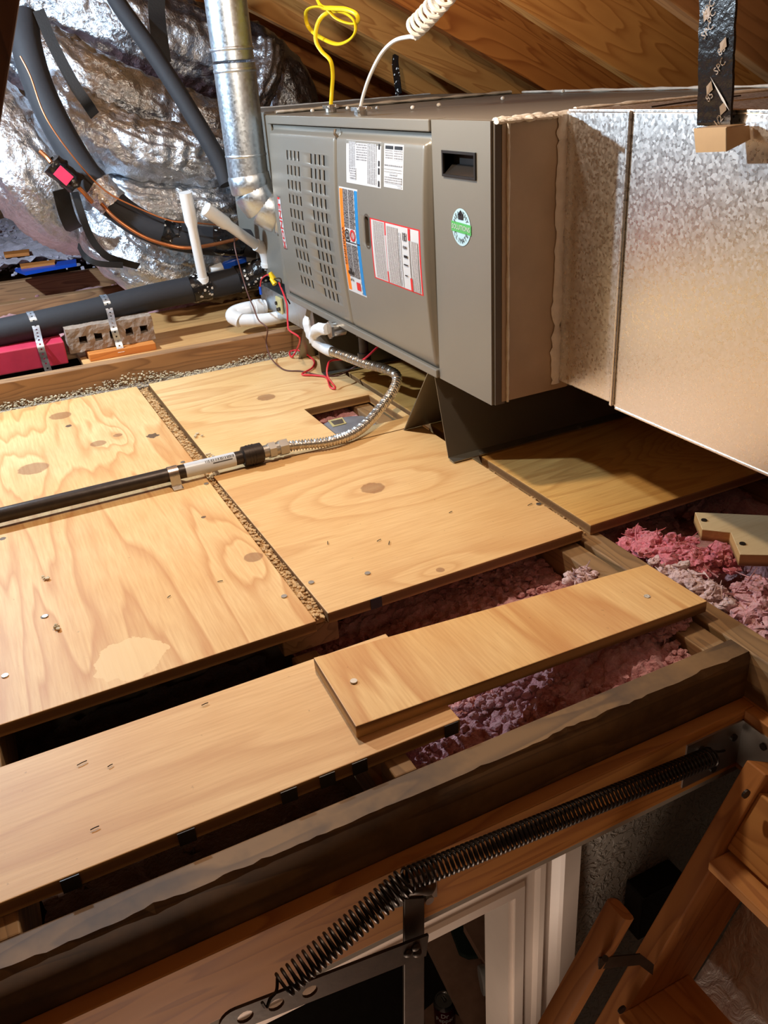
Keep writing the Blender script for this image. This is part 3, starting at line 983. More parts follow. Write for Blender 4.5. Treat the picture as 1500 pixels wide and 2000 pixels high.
# debris: sawdust and crumbs in the seams and on the deck
g = G()
rnd = random.Random(5)
def crumb(p, r):
    k = len(g.V)
    g.ball(p, r, 0, 5, 3, (rnd.uniform(.6, 1.5), rnd.uniform(.6, 1.5), rnd.uniform(.4, .8)))
for _ in range(1500):
    y = .95 + rnd.random() * 1.2
    x = (.306 + .3275) / 2 + rnd.uniform(-.0105, .0105)
    crumb((x, y, -.013 + rnd.uniform(0, .007)), rnd.uniform(.0012, .0040))
for _ in range(180):
    y = .955 + rnd.random() * .32
    crumb((.784 + rnd.uniform(-.008, .008), y, -TH + .003), rnd.uniform(.001, .003))
o = g.build('sawdust', 'sawdust', None)
o['kind'] = 'stuff'
tag(o, 'sawdust and crumbs in the seams between plywood sheets', 'sawdust')
g = G()
for _ in range(2600):
    x = rnd.uniform(-.6, .82)
    hgt = max(.1, noise.noise(Vector((x * 5, 2, 0))) * 1.3 + .5)
    y = 2.2 - .012 * x - rnd.random() ** 2 * .042
    crumb((x, y, -.004 + rnd.random() * .034 * hgt * max(0, 1 - (2.2 - y) / .05)), rnd.uniform(.0008, .0034))
for px, py in [(87, 1128), (113, 1224), (388, 850), (410, 888), (70, 775), (85, 765), (95, 772), (60, 780), (255, 750), (270, 736), (300, 728)]:
    for _ in range(5):
        p = at(px + rnd.uniform(-7, 7), py + rnd.uniform(-4, 4), Z=.003)
        crumb(p, rnd.uniform(.002, .004))
o = g.build('fluff_debris', 'dust_fibre', None)
o['kind'] = 'stuff'
tag(o, 'dusty fibres and pale fluff along the foot of the raised joist', 'debris')
g = G()
for px, py, a in [(740, 1055, .3), (1035, 985, .2), (430, 1135, -.2), (640, 1060, 1.2), (880, 1000, .2), (160, 1490, .2), (215, 1495, .3), (400, 1375, .1), (185, 1617, .1), (960, 1200, .5), (330, 1165, .6), (760, 1060, 1)]:
    p = at(px, py, Z=.0015 if py < 1280 else .002)
    d = Vector((cos(a), sin(a), 0)) * rnd.uniform(.003, .006)
    g.tube([p - d, p + Vector((0, 0, .0004)), p + d], .0006, 5)
o = g.build('wood_splinters', 'iron', None)
o['kind'] = 'stuff'
tag(o, 'scattered dark splinters on the plywood', 'debris')

# ================================================================== furnace
FX = .7317                                     # front plane of the cabinet
FY0, FY1 = 1.143, 2.130
FZ0, FZ1 = .164, .603
BX = 1.45
fur = empty('furnace')
tag(fur, 'taupe metal gas furnace lying on its side on bent metal supports', 'furnace')
bodyf = FX + .022
g = G()
g.box((bodyf, FY0, FZ0), (BX, FY1 + .03, FZ1 - .004))
g.build('cabinet', 'taupe', fur, bevel=.002)
# top and bottom lips folded round the doors
G().box((FX - .004, 1.327, FZ1 - .022), (FX + .03, FY1 + .004, FZ1 - .003)).build('top_lip', 'taupe', fur, bevel=.002)
G().box((FX - .006, 1.327, FZ0 - .004), (FX + .06, FY1 + .004, FZ0 + .012)).build('bottom_lip', 'taupe', fur, bevel=.002)
G().box((FX + .001, FY1 - .006, FZ0), (FX + .03, FY1 + .03, FZ1 - .004)).build('side_lip', 'taupe', fur, bevel=.002)
# near-black sheet standing in for the shade behind the louvres
G().box((FX + .019, 1.34, FZ0 + .01), (FX + .0215, FY1 - .012, FZ1 - .02)).build('slot_shade_panel', 'slot_shade', fur)
# blower access panel with recessed grip
PX = FX
gy0, gy1 = at(928, 325, X=PX).y, at(868, 325, X=PX).y
gz0, gz1 = at(900, 343, X=PX).z, at(900, 301, X=PX).z
g = G()
ys, zs = [FY0 + .004, gy0, gy1, 1.325], [FZ0 - .004, gz0, gz1, FZ1 - .004]
for i in range(3):
    for j in range(3):
        if i == 1 and j == 1: continue
        g.box((PX, ys[i], zs[j]), (PX + .02, ys[i + 1], zs[j + 1]))
bmx = bmesh.new()
BLOW = o = g.build('blower_panel', 'taupe', fur)
tag(o, 'flat panel with a recessed black grip')
g = G()
g.box((PX + .018, gy0, gz0), (PX + .0205, gy1, gz1))
fw = .004
for lo, hi in [((gy0 - fw, gz0 - fw), (gy1 + fw, gz0)), ((gy0 - fw, gz1), (gy1 + fw, gz1 + fw)), ((gy0 - fw, gz0), (gy0, gz1)), ((gy1, gz0), (gy1 + fw, gz1))]:
    g.box((PX - .003, lo[0], lo[1]), (PX + .018, hi[0], hi[1]))
g.prism([(PX, gy0, gz0), (PX + .016, gy0, gz0 + .014), (PX + .016, gy0, gz0)], (0, gy1 - gy0, 0))
tag(g.build('grip', 'black_plastic', BLOW), 'recessed black plastic grip')
G().box((PX + .004, FY0 - .002, FZ0 - .003), (PX + .022, FY0 + .004, FZ1 - .005)).build('panel_edge', 'taupe_dark', fur)

DZ0, DZ1 = FZ0 + .010, FZ1 - .024


def doorx(y, z, y0, y1):
    t = (z - DZ0) / (DZ1 - DZ0)
    bul = .007 + .015 * max(0, sin(pi * min(1, max(0, t * .92)))) ** 1.0
    e = smooth01(y0, y0 + .010, y) * smooth01(y1, y1 - .006, y)
    tz = smooth01(DZ1 - .008, DZ1 - .020, z) * smooth01(DZ0 - .002, DZ0 + .006, z)
    return FX + .006 - bul * (0.10 + .90 * e) * tz


def build_door(name, y0, y1, holes, label):
    """formed sheet-metal door; holes = list of (ya,yb,za,zb)"""
    ycut = {y0, y1}
    zcut = {DZ0, DZ1}
    for i in range(0, 23): ycut.add(y0 + .022 * i / 8 if i < 9 else (y1 - .022 * (i - 9) / 8 if i < 18 else y0 + .03 + (y1 - y0 - .06) * (i - 18) / 4))
    for i in range(33): zcut.add(DZ0 + (DZ1 - DZ0) * i / 32)
    for i in range(9): zcut.add(DZ1 - .008 - .012 * i / 8)
    for (a, b, c, d) in holes: ycut |= {a, b}; zcut |= {c, d}
    ys, zs = sorted(ycut), sorted(zcut)
    def clean(l):
        o = [l[0]]
        for v in l[1:]:
            if v - o[-1] > 2e-5: o.append(v)
        return o
    hy = {v for h in holes for v in h[:2]}
    ys, zs = clean(ys), clean(zs)
    g = G()
    for z in zs:
        for y in ys: g.V.append(Vector((doorx(y, z, y0, y1), y, z)))
    n = len(ys)
    for j in range(len(zs) - 1):
        for i in range(n - 1):
            cy, cz = (ys[i] + ys[i + 1]) / 2, (zs[j] + zs[j + 1]) / 2
            if any(a < cy < b and c < cz < d for a, b, c, d in holes): continue
            g.F.append([j * n + i, j * n + i + 1, (j + 1) * n + i + 1, (j + 1) * n + i]); g.M.append(0)
    o = g.build(name, 'taupe', fur, True)
    s_ = o.modifiers.new('sheet', 'SOLIDIFY')
    s_.thickness = .0015
    s_.offset = 1 if False else 0
    return tag(o, label)


DL0, DL1 = 1.712, 2.118
DR0, DR1 = 1.329, 1.710
slots = []
def doorpt(px, py, off=.012): return at(px, py, X=FX - off)
# two columns of louvres measured from their top and bottom rows
for (top, bot, rows) in [((571, 304), (600, 553), 10), ((619, 312), (648, 580), 11)]:
    a, b = doorpt(*top), doorpt(*bot, .013)
    for r in range(rows):
        t = r / (rows - 1)
        cz = a.z + (b.z - a.z) * t
        cy = a.y
        for q in range(4):
            yy = cy + (1.5 - q) * .0245
            slots.append((yy - .0042, yy + .0042, cz - .0102, cz + .0102))
lz = {}
DOOR_L = build_door('louvred_door', DL0, DL1, slots, 'bulged door with two columns of louvre slots')
op = doorpt(718, 452, .016)
ovh = [(op.y - .0085, op.y + .0085, op.z - .028, op.z + .028)]
DOOR_R = build_door('burner_door', DR0, DR1, ovh, 'bulged door carrying the paper labels')
# sight window
g = G()
ring = [(cos(a) * .0125, (1 if sin(a) >= 0 else -1) * .021 + sin(a) * .0125) for a in [2 * pi * i / 32 for i in range(32)]]
ringi = [(cos(a) * .0085, (1 if sin(a) >= 0 else -1) * .021 + sin(a) * .0085) for a in [2 * pi * i / 32 for i in range(32)]]
sx = lambda y, z: doorx(op.y + y, op.z + z, DR0, DR1)
k = len(g.V)
g.V += [Vector((sx(y, z) - .0012, op.y + y, op.z + z)) for y, z in ring] + [Vector((sx(y, z) - .0012, op.y + y, op.z + z)) for y, z in ringi] + [Vector((sx(y, z) + .006, op.y + y, op.z + z)) for y, z in ringi]
for i in range(32):
    j = (i + 1) % 32
    g.F += [[i, j, 32 + j, 32 + i], [32 + i, 32 + j, 64 + j, 64 + i]]; g.M += [0, 0]
g.F.append([64 + i for i in range(32)]); g.M.append(1)
g.build('sight_window', ['taupe_dark', 'slot_shade'], DOOR_R)
# small catch between the doors
G().tube([(FX - .006, 1.712, FZ1 - .026), (FX - .010, 1.709, FZ1 - .033), (FX - .002, 1.708, FZ1 - .042)], .003, 8).build('door_catch', 'taupe_dark', fur, True)


# ---- stickers
def sticker(name, corners_px, surf, parts, label, off=.0009, texts=(), parent=None):
    """corners: top-left, top-right, bottom-left in survey pixels; parts: (u0,v0,u1,v1,material) with v down"""
    TL, TR, BL = corners_px
    y_l, y_r = TL.y, TR.y
    z_t, z_b = (TL.z + TR.z) / 2, BL.z
    Wd, Hg = y_l - y_r, z_t - z_b
    mats = []
    g = G()
    uvs = []
    def P(u, v, o): 
        y, z = y_l - u * Wd, z_t - v * Hg
        return Vector((surf(y, z) - o, y, z))
    for li, (u0, v0, u1, v1, m) in enumerate(parts):
        if m not in mats: mats.append(m)
        nu, nv = max(1, int((u1 - u0) * Wd / .01)), max(1, int((v1 - v0) * Hg / .01))
        k = len(g.V)
        o = off + li * .00012
        for j in range(nv + 1):
            for i in range(nu + 1):
                u, v = u0 + (u1 - u0) * i / nu, v0 + (v1 - v0) * j / nv
                g.V.append(P(u, v, o)); uvs.append((u, 1 - v))
        for j in range(nv):
            for i in range(nu):
                a = k + j * (nu + 1) + i
                g.F.append([a, a + 1, a + nu + 2, a + nu + 1]); g.M.append(mats.index(m))
    for (sx_, u, v, h, rot, m, bold, sq) in texts:
        if m not in mats: mats.append(m)
        k = len(g.V)
        add_text(g, sx_, lambda a, b: P(u + a / Wd, v - b / Hg, off + .0015), h, mats.index(m), bold, rot, 0, 0, sq)
        uvs += [(0, 0)] * (len(g.V) - k)
    me = bpy.data.meshes.new(name)
    me.from_pydata([tuple(v) for v in g.V], [], g.F)
    uv = me.uv_layers.new(name='UVMap')
    for p in me.polygons:
        p.material_index = g.M[p.index]
        for li in p.loop_indices: uv.data[li].uv = uvs[me.loops[li].vertex_index]
    return tag(link(name, me, parent or DOOR_R, mats), label)


sR = lambda y, z: doorx(y, z, DR0, DR1)
sL = lambda y, z: doorx(y, z, DL0, DL1)
d3 = lambda x, y, o=.0155: at(x, y, X=FX - o)
sticker('rating_label', (d3(669, 273), d3(737, 279), d3(669, 355)), sR,
        [(0, 0, 1, 1, 'paper'), (.08, .03, .28, .75, 'print_v'), (.30, .05, .62, .45, 'print_u'), (.62, .05, .88, .95, 'print_v'), (.93, .04, .97, .16, 'ink'), (.93, .40, .97, .52, 'ink'), (.93, .56, .97, .7, 'ink'), (.93, .84, .97, .97, 'ink'), (.12, .62, .3, .9, 'print_u')],
        'white rating label with columns of fine print')
sticker('data_label', (d3(743, 280), d3(781, 285), d3(743, 364)), sR,
        [(0, 0, 1, 1, 'paper'), (.06, .04, .48, .12, 'ink'), (.54, .04, .95, .12, 'ink'), (.06, .14, .45, .36, 'print_u'), (.52, .14, .95, .36, 'print_u'), (.04, .44, .95, .5, 'print_u'), (.3, .66, .7, .71, 'print_u'), (.06, .74, .95, .9, 'print_u'), (.74, .93, .95, .97, 'print_u'), (.04, .57, .96, .577, 'ink'), (.04, .63, .96, .637, 'ink')],
        'narrow white data label with two black headings')
sticker('warning_label', (d3(661, 364), d3(697, 370), d3(661, 560, .0165)), sR,
        [(0, 0, 1, 1, 'paper'), (.02, .015, .2, .985, 'orange'), (.2, .015, .47, .37, 'print_dark'), (.5, .015, .78, .37, 'print_dark'), (.2, .52, .47, .84, 'print_dark'), (.5, .52, .78, .84, 'print_dark'), (.84, .015, .99, .985, 'blue'), (.2, .495, .99, .505, 'ink'), (.8, .015, .83, .985, 'print_u'), (.54, .88, .74, .96, 'red')],
        'tall orange and blue warning label', texts=[('WARNING', .11, .55, .0095, -pi / 2, 'ink', .01, 1.2), ('O', .64, .435, .024, 0, 'red', .02, 1), ('/', .64, .435, .018, 0, 'red', .02, 1), ('@', .33, .435, .02, 0, 'ink', .02, 1), ('*', .33, .90, .05, 0, 'ink', .03, 1)])
sticker('instruction_label', (d3(723, 424), d3(821, 450), d3(723, 540, .0165)), sR,
        [(0, 0, 1, 1, 'red'), (.025, .02, .975, .98, 'paper'), (.06, .03, .30, .97, 'print_red'), (.31, .02, .335, .22, 'red'), (.31, .8, .335, .98, 'red'), (.325, .22, .33, .8, 'red'), (.36, .06, .58, .97, 'print_red'), (.60, .12, .64, .97, 'print_v'), (.78, .02, .82, .20, 'red'), (.78, .78, .82, .98, 'red'), (.79, .2, .81, .78, 'print_red'), (.84, .2, .96, .97, 'print_red'), (.68, .1, .75, .22, 'print_dark'), (.68, .3, .75, .34, 'print_dark'), (.69, .44, .76, .48, 'ink'), (.68, .58, .76, .60, 'ink'), (.69, .75, .74, .77, 'ink')],
        'white instruction label with a red border')
# maker's plate with lettering
mp = [d3(543, 382, .013), d3(551, 382, .013), d3(549, 484, .015)]
sticker('name_plate', (mp[0], Vector((mp[1].x, mp[0].y - .027, mp[1].z)), mp[2]), sL,
        [(0, 0, 1, 1, 'steel_dull'), (.1, .03, .9, .97, 'paper')], 'narrow white name plate with red lettering',
        texts=[('LENNOX', .5, .5, .0145, -pi / 2, 'red', .03, 1.5)], parent=DOOR_L)
# round sticker on the blower panel
rc = at(901.5, 444, X=PX)
ry, rzz = abs(at(882, 444, X=PX).y - at(921, 444, X=PX).y) / 2, abs(at(901, 411, X=PX).z - at(901, 478, X=PX).z) / 2
rr = (ry + rzz) / 2
g = G()
fnr = lambda u, v, o=.0012: Vector((PX - o, rc.y - u, rc.z + v))
n = 40
g.add([fnr(rr * cos(2 * pi * i / n), rr * sin(2 * pi * i / n), .0008) for i in range(n)], [list(range(n))], 0)
g.add([fnr(u, v, .0012) for u, v in [(-rr * 1.06, -.008), (rr * 1.06, -.010), (rr * 1.06, .006), (-rr * 1.06, .008)]], [[0, 1, 2, 3]], 1)
for sx_, a0, a1, fl in (('HEALTHY', 150, 30, 1), ('CLIMATE', 212, 328, -1)):
    for i, ch in enumerate(sx_):
        a = radians(a0 + (a1 - a0) * i / (len(sx_) - 1))
        add_text(g, ch, lambda u, v: fnr(u, v, .0016), .0078, 2, .0, a - pi / 2 if fl > 0 else a + pi / 2, rr * .74 * cos(a), rr * .74 * sin(a))
add_text(g, 'SOLUTIONS', lambda u, v: fnr(u, v, .0018), .0080, 3, .0, -.03, 0, -.001, .95)
g.add([fnr(u, v, .0016) for u, v in [(-.008, .012), (.008, .012), (.008, .020), (0, .027), (-.008, .020)]], [[0, 1, 2, 3, 4]], 2)
tag(g.build('round_sticker', ['skyblue', 'green', 'ink', 'paper'], BLOW), 'round pale blue sticker with a green band')
# brown end panel, mastic beads and screws on the cabinet
DX = .862                                       # side of the return duct
G().box((FX + .016, FY0 - .003, FZ0 + .001), (DX + .02, FY0 + .004, FZ1 - .006)).build('end_panel', 'brown_board', fur)


def bead(pts, w_, name, mat, parent, label=None, flat=.45, seed=1, up=(0, 0, 1)):
    P = spline(pts, 10)
    rad = [w_ * (.75 + .55 * noise.noise(Vector((i * .35, seed, 0))) + .35 * noise.noise(Vector((i * 1.3, seed, 5)))) for i in range(len(P))]
    o = G().tube(P, [max(.0006, r) for r in rad], 8, 0, True, up, flat).build(name, mat, parent, True)
    if label: tag(o, label)
    return o


bead([(FX + .026, FY0 - .005, z) for z in (FZ0, .25, .35, .45, .55, FZ1 - .008)], .0034, 'mastic_bead', 'mastic', fur, None, .8, 2, (1, 0, 0))
bead([(x, FY0 + .006, FZ1 - .004) for x in (FX + .01, .80, .86, .95, 1.1, 1.25, 1.45)], .012, 'mastic_bead', 'mastic', fur, 'thick white mastic along the furnace end', .5, 3)
bead([(x, FY0 - .012 + .05 * (x - FX), FZ1 - .005) for x in (FX - .0, .77, .81, .845)], .009, 'mastic_bead', 'mastic', fur, None, .5, 4)
bead([(DX - .006, FY0 - .005, z) for z in (FZ0 + .012, .25, .35, .45, .55, FZ1 - .004)], .0125, 'mastic_bead', 'mastic', fur, 'grey sealant strip at the corner of the duct', .35, 6, (0, 1, 0))
# seam across the top between furnace and coil cabinet
bead([(x, 2.158, FZ1 + .001) for x in (FX + .03, .85, 1.0, 1.15, 1.3, 1.44)], .012, 'mastic_bead', 'mastic', fur, 'white sealant line across the top', .4, 7)
bead([(BX - .006, y, FZ1) for y in (1.17, 1.4, 1.6, 1.85, 2.10)], .008, 'mastic_bead', 'mastic', fur, None, .5, 17)
for px, py in [(679, 211), (723, 212), (737, 211), (806, 210), (857, 205), (982, 192), (1099, 178), (610, 216)]:
    p = at(px, py, Z=FZ1 + .002)
    if p.x < BX and p.y < 2.14: G().ball(p, .005, 0, 8, 5, (1, 1, .8)).build('screw', 'mastic', fur, True)
# bushing and drip leg under the doors
g = G()
g.cyl((FX + .012, 1.80, FZ0 - .012), (FX - .022, 1.80, FZ0 - .012), .017, 16).cyl((FX - .02, 1.80, FZ0 - .012), (FX - .026, 1.80, FZ0 - .012), .021, 6)
g.build('gas_inlet', 'steel', fur, True)
g = G()
dx, dy = FX + .03, 1.735
g.cyl((dx, dy, FZ0), (dx, dy, FZ0 - .02), .016, 14).cyl((dx, dy, FZ0 - .02), (dx, dy, FZ0 - .065), .011, 14).cyl((dx, dy, FZ0 - .06), (dx, dy, FZ0 - .085), .0155, 14)
g.build('drip_leg', 'iron', fur, True)


# supports: sheet metal folded like an inverted V
def saddle(y_b0, y_t0, y_t1, y_b1, label, x0, x1):
    g = G()
    th = .002
    prof_ = [(y_b0 + .004, 0.001), (y_b0, .004), (y_t0, FZ0 - .006), (y_t1, FZ0 - .006), (y_b1, .006), (y_b1 - .02, .0035)]
    prof_ = [(y, z) for y, z in prof_]
    N = len(prof_)
    for x in (x0, x1):
        for y, z in prof_: g.V.append(Vector((x, y, z)))
    for i in range(N - 1):
        g.F.append([i, i + 1, N + i + 1, N + i]); g.M.append(0)
    o = g.build('furnace_support', 'taupe_dark2')
    s_ = o.modifiers.new('sheet', 'SOLIDIFY')
    s_.thickness = th
    s_.offset = 0
    return tag(o, label, 'bracket', 'bent metal supports under the furnace')


MT['taupe_dark2'] = plain('bronze_sheet', L(138, 132, 120), 0.30, 0.75, 0.05, 12)
s1_ = saddle(1.487, 1.372, 1.345, 1.302, 'bent bronze metal support under the near end of the furnace', FX, 1.20)
s2_ = saddle(2.108, 2.005, 1.965, 1.945, 'bent metal support under the far end of the furnace behind the taped hose', FX, 1.20)
s2_['label'] = 'bent metal support under the far end of the furnace behind the taped hose'
screw((.797, 1.288, .0045), s1_)
screw((1.03, 1.285, .0045), s1_)

# ================================================================== coil cabinet, drain pan
coil = empty('coil_cabinet')
tag(coil, 'taupe cooling coil cabinet joined to the far end of the furnace', 'cabinet')
G().box((.765, FY1 + .031, .17), (1.45, 2.62, FZ1)).build('coil_box', 'taupe', coil, bevel=.003)
G().box((.738, FY1 + .031, .29), (.765, 2.145 + .04, FZ1 - .002)).build('front_flange', 'taupe', coil, bevel=.002)
bead([(x, 2.61, FZ1 + .001) for x in (.86, 1.0, 1.2, 1.44)], .008, 'mastic_bead', 'mastic', coil, None, .4, 12)
G().box((1.0, 2.6201, .2), (1.02, 2.6202, .21)).build('tab', 'steel_dull', coil)
pan = empty('drain_pan')
tag(pan, 'shallow galvanized drain pan under the coil cabinet', 'drain pan')
g = G()
g.box((.742, 1.99, .088), (1.4, 2.41, .092)).box((.742, 1.99, .092), (.744, 2.41, .150)).box((.744, 2.408, .092), (1.4, 2.41, .150)).box((.744, 1.99, .092), (1.4, 1.992, .150))
PANB = g.build('pan', 'galv_flue', pan)
g = G()
sw = Vector((.7405, 2.235, .118))
g.box((sw.x - .006, sw.y - .022, sw.z - .018), (sw.x, sw.y + .022, sw.z + .026)).build('float_switch', 'beige', pan, bevel=.002); FSW = [c for c in pan.children if c.name.startswith('float_switch')][0]
g = G()
for dy, dz in ((.012, .008), (.004, -.008), (-.010, -.004)): g.cyl((sw.x - .011, sw.y + dy, sw.z + dz), (sw.x - .006, sw.y + dy, sw.z + dz), .005, 10)
g.build('terminal', 'iron', FSW)
for y0 in (2.02, 2.38):
    box('pan_foot', (.80, y0, .0305), (.86, y0 + .02, .0878), 'old_y', pan)

# PVC drain elbow with a stub along the floor
e = empty('drain_elbow')
tag(e, 'white plastic drain elbow beside the drain pan', 'pipe')
pe = [at(518, 600, Y=2.36), at(488, 603, Y=2.36), at(462, 610, Y=2.37), at(455, 618, Y=2.36), at(470, 626, Y=2.34), at(520, 624, Y=2.30), at(560, 616, Y=2.28)]
G().tube(spline(pe[:5], 8), .0215, 18).build('elbow', 'pvc', e, True)
G().tube(spline(pe[4:], 4), .0175, 18).build('stub', 'pvc', e, True)
G().cyl(at(496, 602, Y=2.36), at(512, 600, Y=2.36), .0245, 18).build('socket', 'pvc', e, True, .002)

# ================================================================== return duct
duct = empty('return_duct')
tag(duct, 'large galvanized sheet metal duct at the right of the furnace', 'duct')
DB, DT = .176, .6035
ysm = .998                                     # standing seam
G().box((DX, ysm, DB + .004), (1.42, FY0 - .003, DT)).build('collar_section', 'galv', duct, bevel=.002)
G().box((DX - .001, -.35, DB), (1.42, ysm - .006, DT - .001)).build('main_section', 'galv', duct, bevel=.002)
G().box((DX - .006, ysm - .006, DB + .002), (1.421, ysm, DT + .001)).build('standing_seam', 'galv', duct, bevel=.0015)
# folded top edge
G().box((DX - .002, -.35, DT - .002), (DX + .012, FY0 - .01, DT + .0025)).build('top_fold', 'galv', duct, bevel=.001)
G().box((DX - .0025, -.35, DB - .002), (DX + .01, ysm - .01, DB + .002)).build('bottom_fold', 'galv', duct, bevel=.001)
bead([(DX + .012, FY0 - .008, DT + .002), (.95, FY0 - .006, DT + .002), (1.1, FY0 - .004, DT + .002), (1.4, FY0 - .004, DT + .002)], .006, 'mastic_bead', 'mastic', duct, None, .5, 8)
G().tube(spline([(.90, 1.0, DT + .0022), (1.0, 1.02, DT + .003), (1.12, 1.05, DT + .0022)], 8), .0012, 5).build('wire_end', 'iron', duct)

# printed black hanging strap with its clip
hs = empty('hanging_strap')
tag(hs, 'wide printed black strap hanging in front of the return duct', 'strap')
sp = [at(1404, -260, X=.835), at(1402, 0, X=.838), at(1399, 120, X=.842), at(1396, 215, X=.850), at(1395, 256, X=.853)]
wd = abs(at(1368, 60, X=.84).y - at(1436, 60, X=.84).y)
sP = spline(sp, 10)
sP = [p + Vector((.0015 * noise.noise(Vector((i * .5, 1, 0))), .002 * noise.noise(Vector((i * .4, 4, 0))), 0)) for i, p in enumerate(sP)]
G().ribbon(sP, wd, .0035, (0, 1, 0)).build('strap_band', 'blacktape', hs, True)
g = G()
rnd = random.Random(3)
def strapfn(zc, yc, rot):
    def fn(u, v):
        y, z = yc - (u * cos(rot) - v * sin(rot)), zc + u * sin(rot) + v * cos(rot)
        best = min(sP, key=lambda q: abs(q.z - z))
        return Vector((best.x - .0034, y, z))
    return fn
for px, py, sx_ in [(1388, 15, 'SPC'), (1384, 60, 'SPC'), (1404, 130, 'SPC'), (1410, 98, '85'), (1378, 190, '85'), (1392, 30, 'BC'), (1390, 238, '1/2')]:
    c = at(px, py, X=.838)
    add_text(g, sx_, strapfn(c.z, c.y, .75), .0085, 0, .0)
for px, py in [(1382, 30), (1412, 90), (1378, 175), (1400, 215)]:
    c = at(px, py, X=.838)
    fn = strapfn(c.z, c.y, .6)
    g.add([fn(u, v) for u, v in [(-.006, -.004), (.005, -.004), (.009, .005), (-.002, .005)]], [[0, 1, 2, 3]])
tag(g.build('strap_print', 'strap_ink', hs), 'pale lettering on the strap')
g = G()
g.add([strapfn(at(1400, 180, X=.84).z, at(1400, 180, X=.84).y, -.9)(u, v) for u, v in [(-.022, -.0006), (.010, -.0018), (.026, .0), (.010, .0012)]], [[0, 1, 2, 3]])
g.build('tape_crease', 'white', hs)
cl = [at(1355, 253, X=.822), at(1419, 250, X=.822), at(1419, 296, X=.822), at(1359, 298, X=.822)]
g = G()
g.prism(cl, (.0015, 0, 0))
g.prism([cl[1], cl[1] + Vector((.036, 0, .0)), cl[2] + Vector((.036, 0, .01)), cl[2]], (0, .0012, 0))
g.prism([cl[0], cl[1], cl[1] + Vector((.030, 0, .001)), cl[0] + Vector((.030, 0, .001))], (0, 0, .0012))
tag(g.build('metal_clip', 'clip', hs), 'tan metal clip holding the strap to the duct edge')

# small strap hanger behind the furnace
g = G()
hp = [at(773, 105, X=1.50), at(772, 125, X=1.49), at(775, 150, X=1.48), at(779, 185, X=1.47)]
g.ribbon(spline(hp, 6), .030, .002, (-.25, .95, 0))
tag(g.build('hanger_strip', 'tape', None), 'short taped metal hanger strip behind the furnace top', 'strap')

# ================================================================== flue pipe
flue = empty('flue_pipe')
tag(flue, 'galvanized round flue pipe with an elbow into the furnace', 'pipe')
FYc = 2.21
ax = at(441, 0, Y=FYc).x
R = .0500
ztop = 1.20
zb = at(466, 345, Y=FYc).z
def zc(px, py): return at(px, py, Y=FYc).z
G().cyl((ax, FYc, zc(455, 118)), (ax, FYc, ztop), R * .99, 40).build('upper_pipe', 'galv_flue', flue, True)
G().cyl((ax, FYc, zb), (ax, FYc, zc(455, 124)), R * 1.01, 40).build('lower_pipe', 'galv_flue', flue, True)
for (px, py, h) in [(452, 96, .004), (454, 138, .005), (462, 305, .004), (466, 350, .006)]:
    z = zc(px, py)
    P = [(ax, FYc, z - h), (ax, FYc, z - h * .4), (ax, FYc, z + h * .4), (ax, FYc, z + h)]
    G().tube(P, [R * 1.005, R * 1.035, R * 1.035, R * 1.005], 40, caps=False).build('crimp_ring', 'galv_flue', flue, True)
# three elbow gores turning towards the furnace
gp = [Vector((ax, FYc, zb)), Vector((ax + .004, FYc - .002, zb - .035)), Vector((ax + .026, FYc - .010, zb - .072)), Vector((ax + .060, FYc - .024, zb - .095)), Vector((ax + .105, FYc - .040, zb - .105))]
for i in range(len(gp) - 1):
    a, b = gp[i], gp[i + 1]
    d = (b - a)
    G().tube([a - d * .12, a, b, b + d * .12], [R * 1.0, R * 1.06, R * 1.06, R * 1.0], 40).build('elbow_gore', 'galv_flue', flue, True)
d = (gp[-1] - gp[-2]).normalized()
G().cyl(gp[-1] - d * .01, gp[-1] + d * .012, R * 1.10, 40).build('draw_band', 'galv_flue', flue, True, .002)
G().cyl(gp[-1] + d * .01, gp[-1] + d * .018, R * 1.04, 40).build('dark_gap', 'slot_shade', flue, True)
G().cyl(gp[-1] + d * .016, gp[-1] + d * .055, R * .96, 40).build('outlet_pipe', 'steel', flue, True)

# ================================================================== gas line
gas = empty('gas_pipe')
tag(gas, 'dark iron gas pipe lying across the plywood deck', 'pipe')
GR, GZ, GY = .0135, .0215, 1.503
xe = at(468, 893, Z=GZ).x
G().cyl((-1.3, GY, GZ), (xe + .01, GY, GZ), GR, 24).build('pipe', 'iron', gas, True)
xa, xb = at(360, 918, Z=GZ).x, at(458, 896, Z=GZ).x
g = G().tube([(xa, GY, GZ), (xb, GY, GZ)], GR + .0006, 24, caps=False)
tag(g.build('pipe_label', 'paper', gas, True), 'white printed label wrapped round the pipe')
g = G()
xm0, xm1 = xa + (xb - xa) * .40, xa + (xb - xa) * .96
rnd = random.Random(11)
lab = lambda u, th: Vector((u, GY - (GR + .0011) * cos(th), GZ + (GR + .0011) * sin(th)))
x = xm0
while x < xm1:
    wv = rnd.choice((.0008, .0013, .002))
    g.add([lab(x, .75), lab(x + wv, .75), lab(x + wv, 1.15), lab(x, 1.15)], [[0, 1, 2, 3]])
    x += wv + rnd.choice((.0009, .0014, .002))
for i in range(14):
    x = xm0 + (xm1 - xm0) * (.25 + .7 * i / 14)
    g.add([lab(x, .45), lab(x + .0024, .45), lab(x + .0024, .58), lab(x, .58)], [[0, 1, 2, 3]])
g.build('label_barcode', 'ink', gas)
